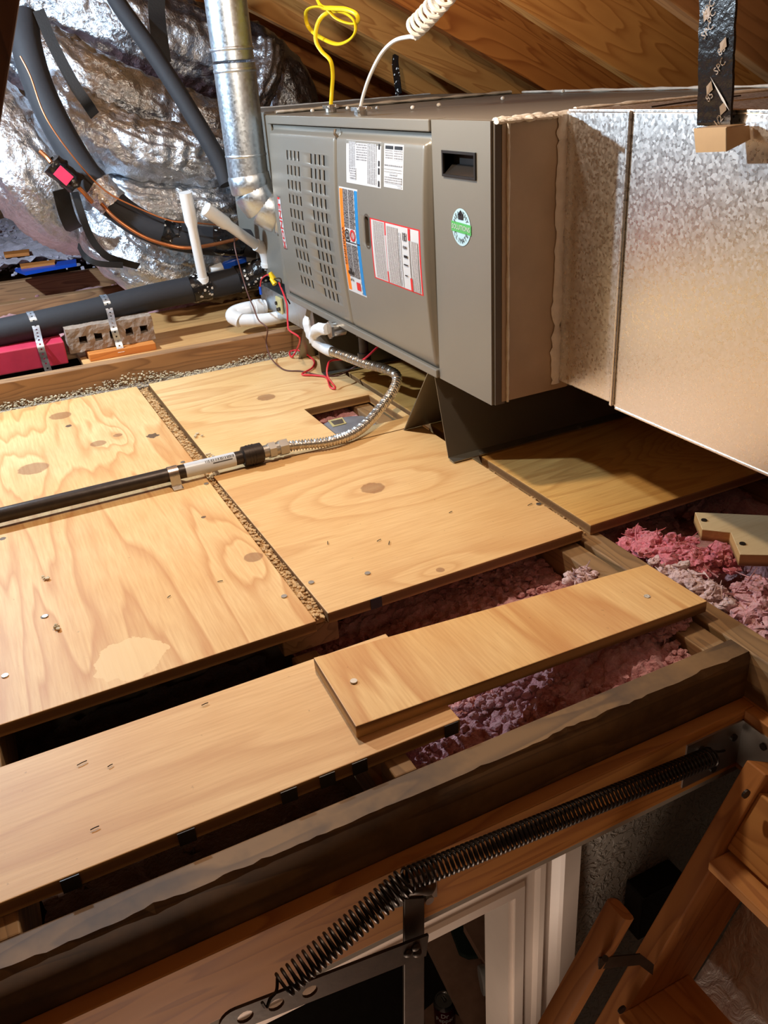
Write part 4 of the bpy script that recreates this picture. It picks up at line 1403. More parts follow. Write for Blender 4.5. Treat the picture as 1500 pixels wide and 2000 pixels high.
# coupling and fittings
g = G()
xc = xe + .004
g.tube([(xc, GY, GZ), (xc + .003, GY, GZ), (xc + .040, GY, GZ), (xc + .043, GY, GZ)], [GR * 1.15, GR * 1.5, GR * 1.5, GR * 1.15], 24)
for i in range(3):
    x = xc + .012 + .006 * i
    g.tube([(x, GY, GZ), (x + .002, GY, GZ)], [GR * 1.56] * 2, 24)
g.build('coupling', 'iron', gas, True)
g = G()
xf = xc + .043
g.cyl((xf, GY, GZ), (xf + .012, GY, GZ), .0125, 16).cyl((xf + .012, GY, GZ), (xf + .026, GY, GZ), .0165, 6).cyl((xf + .026, GY, GZ), (xf + .034, GY, GZ), .013, 16).cyl((xf + .034, GY, GZ), (xf + .052, GY, GZ), .0168, 6)
g.build('hex_fitting', 'steel_dull', gas)
xs = at(341, 930, Z=GZ).x
g = G()
arc = [Vector((xs, GY + .030, .002)), Vector((xs, GY + .018, .003))] + [Vector((xs, GY + (GR + .001) * cos(a), GZ + (GR + .001) * sin(a))) for a in [pi * i / 10 for i in range(11)]] + [Vector((xs, GY - .018, .003)), Vector((xs, GY - .034, .002))]
g.ribbon(arc, .019, .0012, (1, 0, 0)).build('pipe_clamp', 'steel', gas, True)

hose = empty('gas_hose')
tag(hose, 'corrugated stainless gas connector hose looping up to the furnace', 'hose')
hp = [(xf + .045, GY, GZ), (xf + .075, GY - .001, GZ - .003), (.569, 1.489, .0155), (.64, 1.512, .016), (.715, 1.565, .03), (.765, 1.595, .055), (.785, 1.62, .075), (.772, 1.665, .083), (.756, 1.71, .083), (.745, 1.765, .084), (.733, 1.82, .086), (.715, 1.87, .092), (.702, 1.89, .112), (.700, 1.873, .135), (.703, 1.838, .148), (FX - .022, 1.802, FZ0 - .012)]
hP = spline(hp, 40)
# resample evenly and corrugate
def resample(P, step):
    out, acc = [P[0]], 0
    for a, b in zip(P, P[1:]):
        d = (b - a).length
        while acc + d >= step and d > 0:
            t = (step - acc) / d
            a = a.lerp(b, t)
            out.append(a)
            d = (b - a).length
            acc = 0
        acc += d
    out.append(P[-1])
    return out
hP = resample(hP, .0011)
cut = int(len(hP) * .84)
rad = [.0096 + .0019 * sin(2 * pi * i * .0011 / .0062) for i in range(len(hP))]
G().tube(hP[:cut], rad[:cut], 16).build('corrugated_tube', 'hose', hose, True)
tp = hP[cut - 40::12]
g = G().tube(tp, [.0135 + .003 * noise.noise(Vector((i * .9, 2, 1))) for i in range(len(tp))], 14)
k = len(g.V)
ta = tp[len(tp) // 3]
g.tube(spline([ta + Vector((0, .005, 0)), ta + Vector((-.004, .030, .008)), ta + Vector((-.006, .042, .034)), ta + Vector((-.004, .046, .055))], 5), [.013] * 4 + [.016] * 8 + [.015, .012, .010, .006], 10, flat=.35, up=(1, 0, 0))
for v in g.V: v += Vector((noise.noise(v * 90), noise.noise(v * 90 + Vector((5, 0, 0))), noise.noise(v * 90 + Vector((0, 9, 0))))) * .004
tag(g.build('seal_tape', 'teflon', hose, True), 'crumpled white sealing tape')

# lid in the floor cut-out
lid = empty('round_lid')
tag(lid, 'round grey lid with a label lying in the floor cut-out', 'lid')
lc = at(690, 838, Z=-.032)
lr = .085
n = 48
g = G()
lathe(g, lc, [(.001, .002), (lr * .6, .003), (lr * .92, .001), (lr, -.002), (lr, -.010), (.001, -.010)], n)
g.build('disc', 'grey_lid', lid, True) if 'grey_lid' in MT else None
MT['grey_lid'] = plain('clouded_grey_plastic', L(150, 154, 162), 0.3, 0.3, 0.2, 25)
g.build('disc', 'grey_lid', lid, True)
q = [at(640, 822, Z=-.0285), at(668, 815, Z=-.0285), at(677, 827, Z=-.0285), at(650, 834, Z=-.0285)]
G().prism(q, (0, 0, .0006)).build('lid_label', 'beige', lid)
q = [at(646, 823, Z=-.0275), at(668, 818, Z=-.0275), at(672, 826, Z=-.0275), at(653, 830, Z=-.0275)]
G().prism(q, (0, 0, .0004)).build('lid_print', 'steel_dull', lid)

# ================================================================== wires
def wire(name, pts, r, mat, label, parts=8, cat='wire'):
    o = G().tube(spline(pts, parts), r, 8).build(name, mat, None, True)
    return tag(o, label, cat)


rw = [at(545, 552, X=.73), at(556, 580, X=.72), at(561, 600, X=.715), at(562, 630, X=.71), at(565, 645, X=.70), at(585, 660, X=.69), at(581, 680, Z=.03), at(570, 697, Z=.006), at(566, 687, Z=.010), at(585, 685, Z=.014), at(612, 703, Z=.004), at(610, 718, Z=.004), at(590, 731, Z=.004), at(615, 733, Z=.004), at(637, 737, Z=.004), at(645, 756, Z=.004), at(655, 757, Z=.006), at(640, 735, Z=.03), at(640, 715, Z=.05), at(648, 704, Z=.055), at(680, 702, Z=.05), at(705, 705, X=.75), at(740, 675, X=.79), at(752, 660, X=.82)]
wire('red_wire', rw, .0024, 'wire_red', 'red thermostat wire tangled over the deck beside the furnace')
bw = [at(458, 462, Y=2.45), at(460, 490, Y=2.40), at(482, 568, Y=2.36), at(495, 600, X=.66), at(505, 625, X=.65), at(522, 642, X=.66), at(520, 670, Z=.04), at(530, 700, Z=.012), at(555, 722, Z=.003), at(590, 725, Z=.003), at(625, 733, Z=.003), at(660, 733, Z=.003), at(695, 715, Z=.02), at(725, 690, X=.78), at(738, 678, X=.80)]
wire('brown_wire', bw, .0019, 'wire_brown', 'thin brown wire drooping from the pipe wrap to the deck')
wn = empty('wire_splice')
tag(wn, 'yellow wire connectors with red leads by the taped line', 'wire connector')
a = at(534, 545, X=.722)
G().cyl(a, a + Vector((-.006, .004, .018)), .0085, 10, r2=.005).build('wire_nut', 'yellow', wn, True)
G().cyl(a + Vector((.0, -.010, -.012)), a + Vector((-.006, .002, .002)), .0075, 10, r2=.005).build('wire_nut', 'yellow', wn, True)
G().tube(spline([a + Vector((0, 0, .01)), at(522, 537, X=.715), at(511, 545, X=.71), at(508, 562, X=.71)], 6), .0018, 7).build('lead', 'wire_red', wn, True)
G().cyl(at(508, 560, X=.71), at(510, 575, X=.71), .0038, 8).build('butt_splice', 'tarp_blue', wn, True)
G().tube(spline([a, at(548, 545, X=.725), at(551, 565, X=.728), at(566, 593, X=.727)], 6), .0022, 7).build('lead', 'iron', wn, True)

# ================================================================== cables on the furnace top
yc = empty('yellow_cable')
tag(yc, 'flat yellow electrical cable knotted above the furnace', 'cable')
XY = .86
py = [(646, 212), (648, 180), (650, 145), (645, 118), (628, 100), (617, 80), (618, 55), (626, 36), (640, 25), (660, 22), (678, 28), (692, 42), (694, 62), (682, 78), (660, 86), (635, 78), (608, 60), (598, 40), (600, 20), (618, 13), (638, 18), (655, 35), (678, 45), (697, 45), (696, 28), (675, 18), (650, 16), (630, 14), (620, 0), (612, -25), (605, -60)]
depth = lambda i: XY + .012 * sin(i * .9)
G().tube(spline([at(x, y, X=depth(i)) for i, (x, y) in enumerate(py)], 7), .0048, 10, flat=.6).build('cable_sheath', 'yellow', yc, True)
wc = empty('white_cable')
tag(wc, 'white cable coiled into a spiral above the furnace', 'cable')
XW = .82
base = spline([at(x, y, X=XW) for x, y in [(703, 216), (710, 185), (724, 145), (745, 105), (770, 80), (798, 72), (810, 73)]], 8)
axis = spline([at(x, y, X=XW) for x, y in [(806, 58), (825, 40), (845, 18), (870, -10), (900, -45)]], 10)
hel = []
turns = 9.5
NN = int(turns * 22)
for i in range(NN):
    t = i / (NN - 1)
    f_ = t * (len(axis) - 1)
    k = min(int(f_), len(axis) - 2)
    p = axis[k].lerp(axis[k + 1], f_ - k)
    d = (axis[k + 1] - axis[k]).normalized()
    a = d.orthogonal().normalized()
    b = d.cross(a)
    hel.append(p + (a * cos(2 * pi * turns * t) + b * sin(2 * pi * turns * t)) * .0155)
G().tube(base + hel[3:], .0038, 8).build('cable_sheath', 'white_cable', wc, True)
for (px, py_, par) in [(646, 213, yc), (704, 218, wc)]:
    p = at(px, py_, Z=FZ1 + .004)
    p.x = max(p.x, FX + .03)
    g = G()
    g.cyl((p.x, p.y, FZ1 - .003), (p.x, p.y, FZ1 + .006), .013, 14)
    g.box((p.x - .012, p.y - .020, FZ1 + .005), (p.x - .002, p.y + .020, FZ1 + .013)).box((p.x + .004, p.y - .020, FZ1 + .005), (p.x + .012, p.y + .020, FZ1 + .013))
    g.cyl((p.x - .014, p.y - .015, FZ1 + .009), (p.x + .016, p.y - .015, FZ1 + .009), .003, 8)
    g.build('cable_clamp', 'steel', par, bevel=.001)

# ================================================================== insulated line set
def foamline(name, pts, r, label, mat='foam', n=20, parent=None, k=10):
    e = empty(name)
    tag(e, label, 'pipe')
    G().tube(spline(pts, k), r, n).build('foam_sleeve', mat, e, True)
    return e


fl = [at(-60, 664, Y=2.46), at(0, 650, Y=2.46), at(100, 628, Y=2.46), at(200, 605, Y=2.46), at(300, 580, Y=2.46), at(390, 562, Y=2.46), at(470, 545, Y=2.46), at(550, 522, Y=2.45), at(620, 505, Y=2.44)]
suction = foamline('drain_line', fl, .0365, 'thick black foam-insulated line resting on the brick and red block')


def wrap(parent, pts, r, mat, name='tape_wrap', amp=.004, label=None):
    P = spline(pts, 6)
    g = G().tube(P, r, 20)
    for v in g.V: v += Vector((noise.noise(v * 55), noise.noise(v * 55 + Vector((3, 1, 0))), noise.noise(v * 55 + Vector((0, 5, 2))))) * amp
    o = g.build(name, mat, parent, True)
    if label: tag(o, label)
    return o


wrap(suction, [at(372, 567, Y=2.46), at(392, 561, Y=2.46), at(408, 558, Y=2.46)], .0395, 'tape', label='printed black tape round the line')
wrap(suction, [at(463, 547, Y=2.46), at(480, 542, Y=2.46), at(496, 537, Y=2.455)], .0405, 'tape')
wrap(suction, [at(503, 535, Y=2.45), at(515, 530, Y=2.44), at(530, 522, Y=2.43)], .0395, 'tape')


def stub(name, pts, rad, label, elbow=None):
    e = empty(name)
    tag(e, label, 'pipe')
    G().tube(pts, rad, 20).build('pipe', 'pvc', e, True)
    return e


p0 = at(398, 552, Y=2.44); p1 = at(376, 445, Y=2.42); p1b = at(373, 432, Y=2.42); p2 = at(362, 376, Y=2.41)
e = stub('vent_pipe', [p0, p1, p1b, p2], [.0135, .0135, .0178, .0178], 'upright white plastic vent stub on the insulated line')
G().tube([p0, p0.lerp(p1, .1)], [.019, .016], 20).build('collar', 'pvc', e, True)
q0 = at(402, 408, Y=2.36); q1 = at(440, 436, Y=2.37); q1b = at(446, 440, Y=2.37); q2 = at(500, 478, Y=2.39); q3 = at(517, 487, Y=2.395); q4 = at(522, 512, Y=2.40)
e = stub('vent_pipe', [q0, q1, q1b, q2], [.0185, .0185, .0142, .0142], 'slanting white plastic vent pipe with an elbow at its foot')
G().tube(spline([q2, q2.lerp(q3, .7), q3.lerp(q4, .35), q4], 6), .0172, 20).build('elbow', 'pvc', e, True)
G().cyl(q4, q4 + (q4 - q3) * .3, .0195, 20).build('collar', 'pvc', e, True)

vb = empty('valve_lever')
tag(vb, 'blue plastic valve lever behind the insulated line', 'valve')
a, b = at(432, 518, Y=2.52), at(482, 507, Y=2.50)
g = G().prism([a + Vector((0, 0, -.012)), a + Vector((.02, 0, -.016)), b + Vector((0, 0, -.012)), b + Vector((0, 0, .010)), a.lerp(b, .5) + Vector((0, 0, .010)), a + Vector((.01, 0, .006))], (0, .02, 0))
g.build('lever', 'tarp_blue', vb, bevel=.004)
G().cyl(a + Vector((-.03, .01, -.014)), a + Vector((.005, .01, -.006)), .013, 14).build('valve_stem', 'pvc', vb, True)

arc = [at(45, 30, Y=2.78), at(52, 90, Y=2.74), at(80, 180, Y=2.70), at(130, 280, Y=2.64), at(190, 368, Y=2.58), at(260, 428, Y=2.55), at(330, 458, Y=2.53), at(400, 470, Y=2.52), at(470, 474, Y=2.51), at(530, 480, Y=2.50)]
arcline = foamline('refrigerant_line', arc, .040, 'thick black foam-insulated refrigerant line curving down in front of the ducts', n=24)
wrap(arcline, [at(186, 362, Y=2.58), at(205, 382, Y=2.57), at(222, 400, Y=2.56)], .0435, 'foil_tape', 'foil_wrap', .007, 'silver foil tape round the line')
wrap(arcline, [at(312, 452, Y=2.53), at(328, 457, Y=2.53), at(345, 461, Y=2.53)], .0415, 'tape')
wrap(arcline, [at(415, 470, Y=2.52), at(440, 473, Y=2.51), at(470, 474, Y=2.51)], .0415, 'tape')
cu = [at(198, 398, Y=2.52), at(230, 430, Y=2.49), at(280, 462, Y=2.47), at(330, 479, Y=2.46), at(370, 484, Y=2.45), at(420, 477, Y=2.46), at(480, 463, Y=2.48)]
tag(G().tube(spline(cu, 8), .0052, 10).build('copper_tube', 'copper', None, True), 'bare copper tube hanging below the refrigerant line', 'pipe')
cw = [at(40, 110, Y=2.62), at(60, 150, Y=2.60), at(90, 230, Y=2.56), at(150, 315, Y=2.52), at(205, 372, Y=2.50), at(260, 402, Y=2.48), at(330, 430, Y=2.47), at(380, 435, Y=2.46), at(430, 440, Y=2.47)]
wire('copper_wire', cw, .0022, 'copper', 'thin reddish wire running along the black refrigerant line')
dr = empty('filter_drier')
tag(dr, 'black-taped filter drier with a pink label at the left', 'filter')
a, b = at(100, 318, Y=2.50), at(150, 362, Y=2.50)
d = (b - a)
wrap(dr, [a, a + d * .12, a + d * .5, a + d * .88, b], [.012, .030, .034, .030, .012] if False else .028, 'blacktape', 'taped_body', .008)
c = (a + b) / 2
up = Vector((0, 0, 1))
u_ = d.normalized()
v_ = Vector((0, -1, 0)).cross(u_).normalized()
lp = at(124, 343, Y=2.462)
G().prism([lp + u_ * s0 + v_ * t0 for s0, t0 in ((-.020, -.015), (.020, -.015), (.020, .015), (-.020, .015))], (0, .002, 0)).build('pink_label', 'pinklabel', dr)
G().tube(spline([at(78, 295, Y=2.52), at(92, 308, Y=2.51), a], 5), .006, 8).build('inlet_tube', 'copper', dr, True)
G().tube(spline([b, at(165, 378, Y=2.50), at(180, 395, Y=2.51)], 5), .006, 8).build('outlet_tube', 'copper', dr, True)
f2 = [at(215, -30, Y=2.75), at(232, 8, Y=2.72), at(300, 105, Y=2.64), at(370, 215, Y=2.56), at(425, 310, Y=2.50), at(445, 360, Y=2.47)]
foamline('foam_line', f2, .0235, 'straight black foam-insulated line slanting down behind the flue')


def strap(pts, wdt, label, wdir=(1, 0, .2), mat='strap'):
    o = G().ribbon(spline(pts, 8), wdt, .003, wdir).build('duct_strap', mat, None, True)
    return tag(o, label, 'strap')


strap([at(306, -40, Y=2.70), at(306, 20, Y=2.70), at(310, 62, Y=2.68), at(318, 120, Y=2.66)], .046, 'upright black webbing strap beside the straight foam line', (1, 0, 0))
strap([at(75, 20, Y=2.72), at(105, 90, Y=2.69), at(145, 165, Y=2.66), at(172, 205, Y=2.66), at(185, 225, Y=2.72)], .030, 'slanting black strap round the middle foil duct', (1, 0, .6))
strap([at(118, 370, Y=2.58), at(128, 410, Y=2.60), at(140, 440, Y=2.66), at(150, 446, Y=2.74)], .045, 'wide black strap under the left foil duct', (1, .2, .2))
strap([at(146, 375, Y=2.56), at(160, 420, Y=2.54), at(178, 465, Y=2.54), at(205, 498, Y=2.54), at(240, 512, Y=2.56), at(270, 520, Y=2.62)], .020, 'narrow black strap looping round the lower foil duct', (1, .3, .5))
strap([at(153, 480, Y=2.62), at(165, 500, Y=2.56), at(190, 514, Y=2.54), at(240, 518, Y=2.54)], .016, 'short black strap end against the lower foil duct', (.3, 0, 1))


# perforated steel hanger strips over the line
def perforated(pts, label):
    P = spline(pts, 14)
    P = resample(P, .0022)
    g = G()
    wv = Vector((1, 0, 0))
    N = len(P)
    Wd = .018
    frames = []
    for i in range(N):
        t = (P[min(i + 1, N - 1)] - P[max(i - 1, 0)]).normalized()
        w2 = (wv - t * wv.dot(t)).normalized()
        frames.append((P[i], w2))
        for s_ in (-1, -.26, .26, 1): g.V.append(P[i] + w2 * s_ * Wd / 2)
    for i in range(N - 1):
        for j in range(3):
            if j == 1 and i % 6 in (2, 3): continue
            g.F.append([i * 4 + j, i * 4 + j + 1, i * 4 + 5 + j, i * 4 + 4 + j]); g.M.append(0)
    o = g.build('perforated_strap', 'galv_flue', None)
    s_ = o.modifiers.new('sheet', 'SOLIDIFY')
    s_.thickness = .0012
    s_.offset = 0
    return tag(o, label, 'strap')


def overline(px, pyc, ys, zs, tail):
    c = at(px, pyc, Y=2.46)
    pts = [Vector((c.x, 2.46 + .030, c.z + .024)), Vector((c.x, 2.46 + .006, c.z + .0385)), Vector((c.x + .002, 2.46 - .026, c.z + .029)), Vector((c.x + .004, 2.46 - .0385, c.z + .004))]
    return pts + tail


c1, c2 = at(65, 637, Y=2.46), at(207, 604, Y=2.46)
perforated(overline(65, 637, 0, 0, [at(78, 672, Y=2.372), at(88, 705, Y=2.368), at(96, 728, Y=2.366)]), 'perforated steel strap over the red block')
perforated(overline(207, 604, 0, 0, [at(222, 640, Y=2.372), at(231, 668, Y=2.368), at(237, 688, Y=2.352)]), 'perforated steel strap across the face of the brick')
# red block, brick, shim
rb = [(-.6, .020), (.190, .020)]
g = G().box((-.70, 2.376, .031), (at(130, 690, Y=2.376).x, 2.50, at(60, 678, Y=2.376).z))
tag(g.build('red_block', 'red_block', None, bevel=.003), 'red painted timber block under the black line', 'block')
bk = empty('brick')
tag(bk, 'grey-brown brick with five core holes lying on its side', 'brick')
bx0, bx1, bz0, bz1, by0, by1 = .182, .414, .0515, .118, 2.385, 2.445
bz0 = .052
holes = [(bx0 + .030 + i * .041, bx0 + .030 + i * .041 + .021) for i in range(5)]
zsp = [bz0, bz0 + .022, bz0 + .043, bz1]
g = G()
xsv = [bx0] + [v for h in holes for v in h] + [bx1]
for i in range(len(xsv) - 1):
    for j in range(3):
        if j == 1 and i % 2 == 1: continue
        g.box((xsv[i], by0, zsp[j]), (xsv[i + 1], by0 + .05, zsp[j + 1]))
g.box((bx0, by0 + .05, bz0), (bx1, by1, bz1))
bmx2 = bmesh.new()
vv = [bmx2.verts.new(v) for v in g.V]
for f in g.F: bmx2.faces.new([vv[i] for i in f])
bmesh.ops.remove_doubles(bmx2, verts=bmx2.verts, dist=1e-5)
bmesh.ops.subdivide_edges(bmx2, edges=[e_ for e_ in bmx2.edges if e_.calc_length() > .012], cuts=2, use_grid_fill=True)
for v in bmx2.verts:
    q = v.co * 70
    v.co += Vector((noise.noise(q), noise.noise(q + Vector((4, 2, 1))), noise.noise(q + Vector((8, 0, 3))))) * .0028
me = bpy.data.meshes.new('brick_body')
bmx2.to_mesh(me)
bmx2.free()
link('brick_body', me, bk, ['brick'])
tag(G().box((.225, 2.352, .0302), (.405, 2.44, .0500)).build('wood_shim', 'shim', None, bevel=.002), 'orange wooden shim under the brick', 'block')

# ================================================================== flex ducts
def flexduct(pts, R, label, seed, rings=True, ends=True, wr=.013, mat='foil', up=None):
    P = resample(spline(pts, 16), .010)
    N, na = len(P), 72
    T = [(P[min(i + 1, N - 1)] - P[max(i - 1, 0)]).normalized() for i in range(N)]
    a = Vector((0, -.3, 1))
    g = G()
    s_ = 0
    for i in range(N):
        a = (a - T[i] * a.dot(T[i])).normalized()
        b = T[i].cross(a)
        Ri = R[0] + (R[1] - R[0]) * i / (N - 1) if isinstance(R, tuple) else R
        for j in range(na):
            th = 2 * pi * j / na
            dirv = a * cos(th) + b * sin(th)
            q = Vector((i * .012 * 9, cos(th) * 1.4 + seed, sin(th) * 1.4))
            # lengthwise pleats, sharp ridges, sag folds
            wv = (1 - abs(noise.noise(Vector((i * .05 + seed, cos(th) * 3.2, sin(th) * 3.2))))) ** 3 * .9
            wv += (1 - abs(noise.noise(q * 1.7))) ** 4 * .8
            wv += noise.noise(q * 4.2) * .35
            h = (wv - .7) * wr
            if rings: h += .0012 * sin(i * .010 / .042 * 2 * pi)
            g.V.append(P[i] + dirv * (Ri + h))
    for i in range(N - 1):
        for j in range(na):
            j2 = (j + 1) % na
            g.F.append([i * na + j, i * na + j2, (i + 1) * na + j2, (i + 1) * na + j]); g.M.append(0)
    g.F += [list(range(na)), [(N - 1) * na + j for j in range(na)]]
    g.M += [0, 0]
    o = mesh('flex_duct', g.V, g.F, mat, None, True)
    return tag(o, label, 'duct', 'silver foil flexible ducts')


flexduct([at(-120, -110, Y=3.3), at(60, -30, Y=3.3), at(210, 40, Y=3.26), at(300, 75, Y=3.26), at(400, 100, Y=3.28), at(480, 125, Y=3.3), at(540, 180, Y=3.3), at(555, 240, Y=3.3)], (.15, .13), 'topmost foil duct crossing behind the flue pipe', 1.3)
flexduct([at(-40, 60, Y=3.16), at(90, 120, Y=3.06), at(210, 185, Y=3.0), at(310, 225, Y=3.0), at(420, 262, Y=3.02), at(560, 310, Y=3.06)], .098, 'middle foil duct reflecting orange light behind the slanting strap', 4.1)
flexduct([at(95, 190, Y=2.98), at(165, 245, Y=2.86), at(260, 288, Y=2.80), at(360, 305, Y=2.79), at(470, 322, Y=2.80), at(560, 335, Y=2.86)], .085, 'bright foil duct below the middle one beside the flue', 7.7)
flexduct([at(160, 372, Y=3.0), at(250, 396, Y=2.84), at(350, 408, Y=2.80), at(450, 412, Y=2.80), at(560, 425, Y=2.86)], .078, 'low foil duct above the copper tube', 11.2)
flexduct([at(-120, 150, Y=3.0), at(-20, 250, Y=2.90), at(50, 335, Y=2.84), at(100, 390, Y=2.86), at(135, 415, Y=2.98), at(160, 425, Y=3.15)], (.135, .115), 'broad foil duct at the far left ending above the blown insulation', 15.9)
flexduct([at(185, 400, Y=2.96), at(215, 450, Y=2.80), at(255, 495, Y=2.74), at(310, 522, Y=2.72), at(400, 525, Y=2.76), at(520, 515, Y=2.86)], .098, 'sagging foil duct nearest the joists below the copper tube', 20.3)
flexduct([at(480, 215, Y=3.02), at(505, 165, Y=3.04), at(518, 130, Y=3.06), at(520, 100, Y=3.10)], .055, 'small foil duct end just right of the flue pipe', 25.3)

# blue strip and battens lying in the far insulation
p = [at(30, 531, Z=.11), at(92, 520, Z=.11), at(150, 512, Z=.11), at(150, 520, Z=.11), at(92, 530, Z=.11), at(50, 538, Z=.11)]
tag(G().prism(p, (0, 0, .012)).build('blue_strip', 'tarp_blue', None), 'bright blue plastic strip in the far insulation', 'strip')
for (pp, lab) in [([(40, 522), (110, 513), (108, 519), (42, 528)], 'thin wooden batten just above the blue strip'), ([(8, 498), (58, 492), (58, 499), (10, 504)], 'short wooden batten half buried in far insulation')]:
    p = [at(x, y, Z=.118) for x, y in pp]
    tag(G().prism(p, (0, 0, .012)).build('wood_batten', 'shim', None), lab, 'batten')

# dark timber brace at the upper left
YB = .95
br = G().prism([at(0, 250, Y=YB), at(40, 0, Y=YB), at(75, -230, Y=YB), at(-75, -230, Y=YB), at(-110, 0, Y=YB), at(-150, 250, Y=YB), at(-185, 520, Y=YB), at(-35, 520, Y=YB)], (0, .04, 0))
tag(br.build('roof_brace', 'dark_wood', None, bevel=.003), 'dark timber brace cutting the upper left corner', 'brace')

# ================================================================== lamps
lb = empty('work_lamp')
tag(lb, 'cool white lamp glowing among the foil ducts', 'lamp')
m = NT('cool_lamp_glass')
m.set((1, 1, 1, 1), 0.3)
m.b.inputs['Emission Color'].default_value = (.8, .9, 1, 1)
m.b.inputs['Emission Strength'].default_value = 25
MT['cool_glass'] = m.m
G().ball(LEDP + Vector((0, .03, .06)), .022, 0, 16, 10).build('lamp_globe', 'cool_glass', lb, True)
G().cyl(LEDP + Vector((0, .03, .08)), LEDP + Vector((0, .03, .13)), .015, 14).build('lamp_socket', 'black_plastic', lb, True)
G().tube(spline([LEDP + Vector((0, .03, .12)), LEDP + Vector((.01, .03, .22)), LEDP + Vector((0, .03, roofz(LEDP.x) - LEDP.z + .02))], 6), .004, 8).build('lamp_cord', 'black_plastic', lb, True)
wb = empty('rear_fill_lamp')  # bulb body for the added fill light, out of view
tag(wb, 'added warm fill bulb in a holder, unseen behind the viewer', 'lamp')
G().ball(REAR_FILL + Vector((0, 0, .085)), .028, 0, 16, 10).build('bulb_glass', 'white', wb, True)
G().cyl(REAR_FILL + Vector((0, 0, .105)), REAR_FILL + Vector((0, 0, .42)), .018, 14).build('bulb_holder', 'white', wb, True)
wb = empty('attic_bulb')
tag(wb, 'warm bulb in a holder hanging from a rafter above the deck', 'lamp')
m = NT('warm_bulb_glass')
m.set((1, .9, .8, 1), 0.3)
m.b.inputs['Emission Color'].default_value = (1, .72, .42, 1)
m.b.inputs['Emission Strength'].default_value = 12
MT['warm_glass'] = m.m
G().ball(BULB + Vector((0, 0, .075)), .028, 0, 16, 10).build('bulb_glass', 'warm_glass', wb, True)
G().cyl(BULB + Vector((0, 0, .095)), BULB + Vector((0, 0, .16)), .02, 14).build('bulb_holder', 'white', wb, True)

# ================================================================== attic ladder
lad = empty('attic_ladder')
tag(lad, 'folding wooden attic ladder with springs in the hatch opening', 'ladder')
FR = .578                                      # inner face of the hatch frame
ztp, zbt = -.088, -.188
box('frame_board', (-.95, FR, zbt), (.768, .597, ztp), 'pine_orange', lad, .0015)
box('frame_board', (.768, -.25, zbt), (.7715, .597, ztp), 'pine_tread', lad)
box('frame_board', (.752, -.25, zbt), (.7685, FR, ztp - .001), 'pine_tread', lad, .0015)
# grey corner plate
g = G()
g.box((.655, FR - .0025, zbt + .012), (.7515, FR, ztp - .016)).box((.7495, FR - .12, zbt + .012), (.752, FR, ztp - .016))
g.build('corner_plate', 'steel_dull', lad)
for (x, z) in [(.68, -.12), (.705, -.165), (.735, -.125)]:
    G().cyl((x, FR - .006, z), (x, FR - .002, z), .005, 10).build('bolt', 'iron', lad)
for (y, z) in [(.54, -.12), (.50, -.15), (.53, -.165)]:
    G().cyl((.7475, y, z), (.7495, y, z), .005, 10).build('bolt', 'iron', lad)
# coil spring in two runs bent over the pivot plate
YS = .548
s0, s1, s2 = at(1392, 1476, Y=.560), at(795, 1718, Y=YS), at(552, 1925, Y=.535)
def helix(a, b, turns, r, r2=None, ph=0):
    d = (b - a)
    t_ = d.normalized()
    u_ = Vector((0, 1, 0))
    u_ = (u_ - t_ * u_.dot(t_)).normalized()
    v_ = t_.cross(u_)
    n = int(turns * 14)
    out = []
    for i in range(n + 1):
        s_ = i / n
        rr_ = r if r2 is None else r + (r2 - r) * s_
        th = 2 * pi * turns * s_ + ph
        out.append(a + d * s_ + (u_ * cos(th) + v_ * sin(th)) * rr_)
    return out
h1 = helix(s0, s1, 74, .0115)
h2 = helix(s1, s2, 24, .0135, .0125)
tail = spline([h2[-1], at(540, 1935, Y=.535), at(528, 1950, Y=.532), at(520, 1968, Y=.530), at(512, 1958, Y=.53)], 6)
head = spline([at(1415, 1466, Y=.570), at(1402, 1468, Y=.564), h1[0]], 5)
G().tube(head[:-1] + h1 + h2[1:] + tail[1:], .0017, 7).build('coil_spring', 'spring', lad, True)
# pivot plate and two flat arms
pp = [at(742, 1778, Y=FR), at(742, 1735, Y=FR), at(850, 1695, Y=FR), at(852, 1748, Y=FR)]
G().prism(pp, (0, -.0025, 0)).build('pivot_plate', 'steel_dull', lad)
for px, py in [(755, 1768), (836, 1755), (838, 1718)]:
    c = at(px, py, Y=FR - .003)
    G().cyl(c, c + Vector((0, -.004, 0)), .0055, 10).build('bolt', 'steel_dull', lad)
c = at(815, 1742, Y=.556)
G().tube(spline([at(790, 1745, Y=.56), at(800, 1738, Y=.545), at(820, 1735, Y=.54), at(836, 1738, Y=.552), at(842, 1728, Y=.566)], 6), .006, 10).build('pivot_hook', 'arm', lad, True)
ya = .552
A = [at(786, 1750, Y=ya), at(826, 1748, Y=ya), at(826, 2080, Y=ya), at(786, 2080, Y=ya)]
G().prism(A, (0, -.004, 0)).build('hinge_arm', 'arm', lad, bevel=.001)
# lower arm with slotted end
ya2 = .540
st = (at(832, 1842, Y=ya2), at(458, 1988, Y=ya2))
d = (st[1] - st[0]).normalized()
nrm = d.cross(Vector((0, 1, 0))).normalized()
Ln = (st[1] - st[0]).length
Wd = abs((at(640, 1888, Y=ya2) - at(650, 1925, Y=ya2)).dot(nrm)) * .5
bmh = bmesh.new()
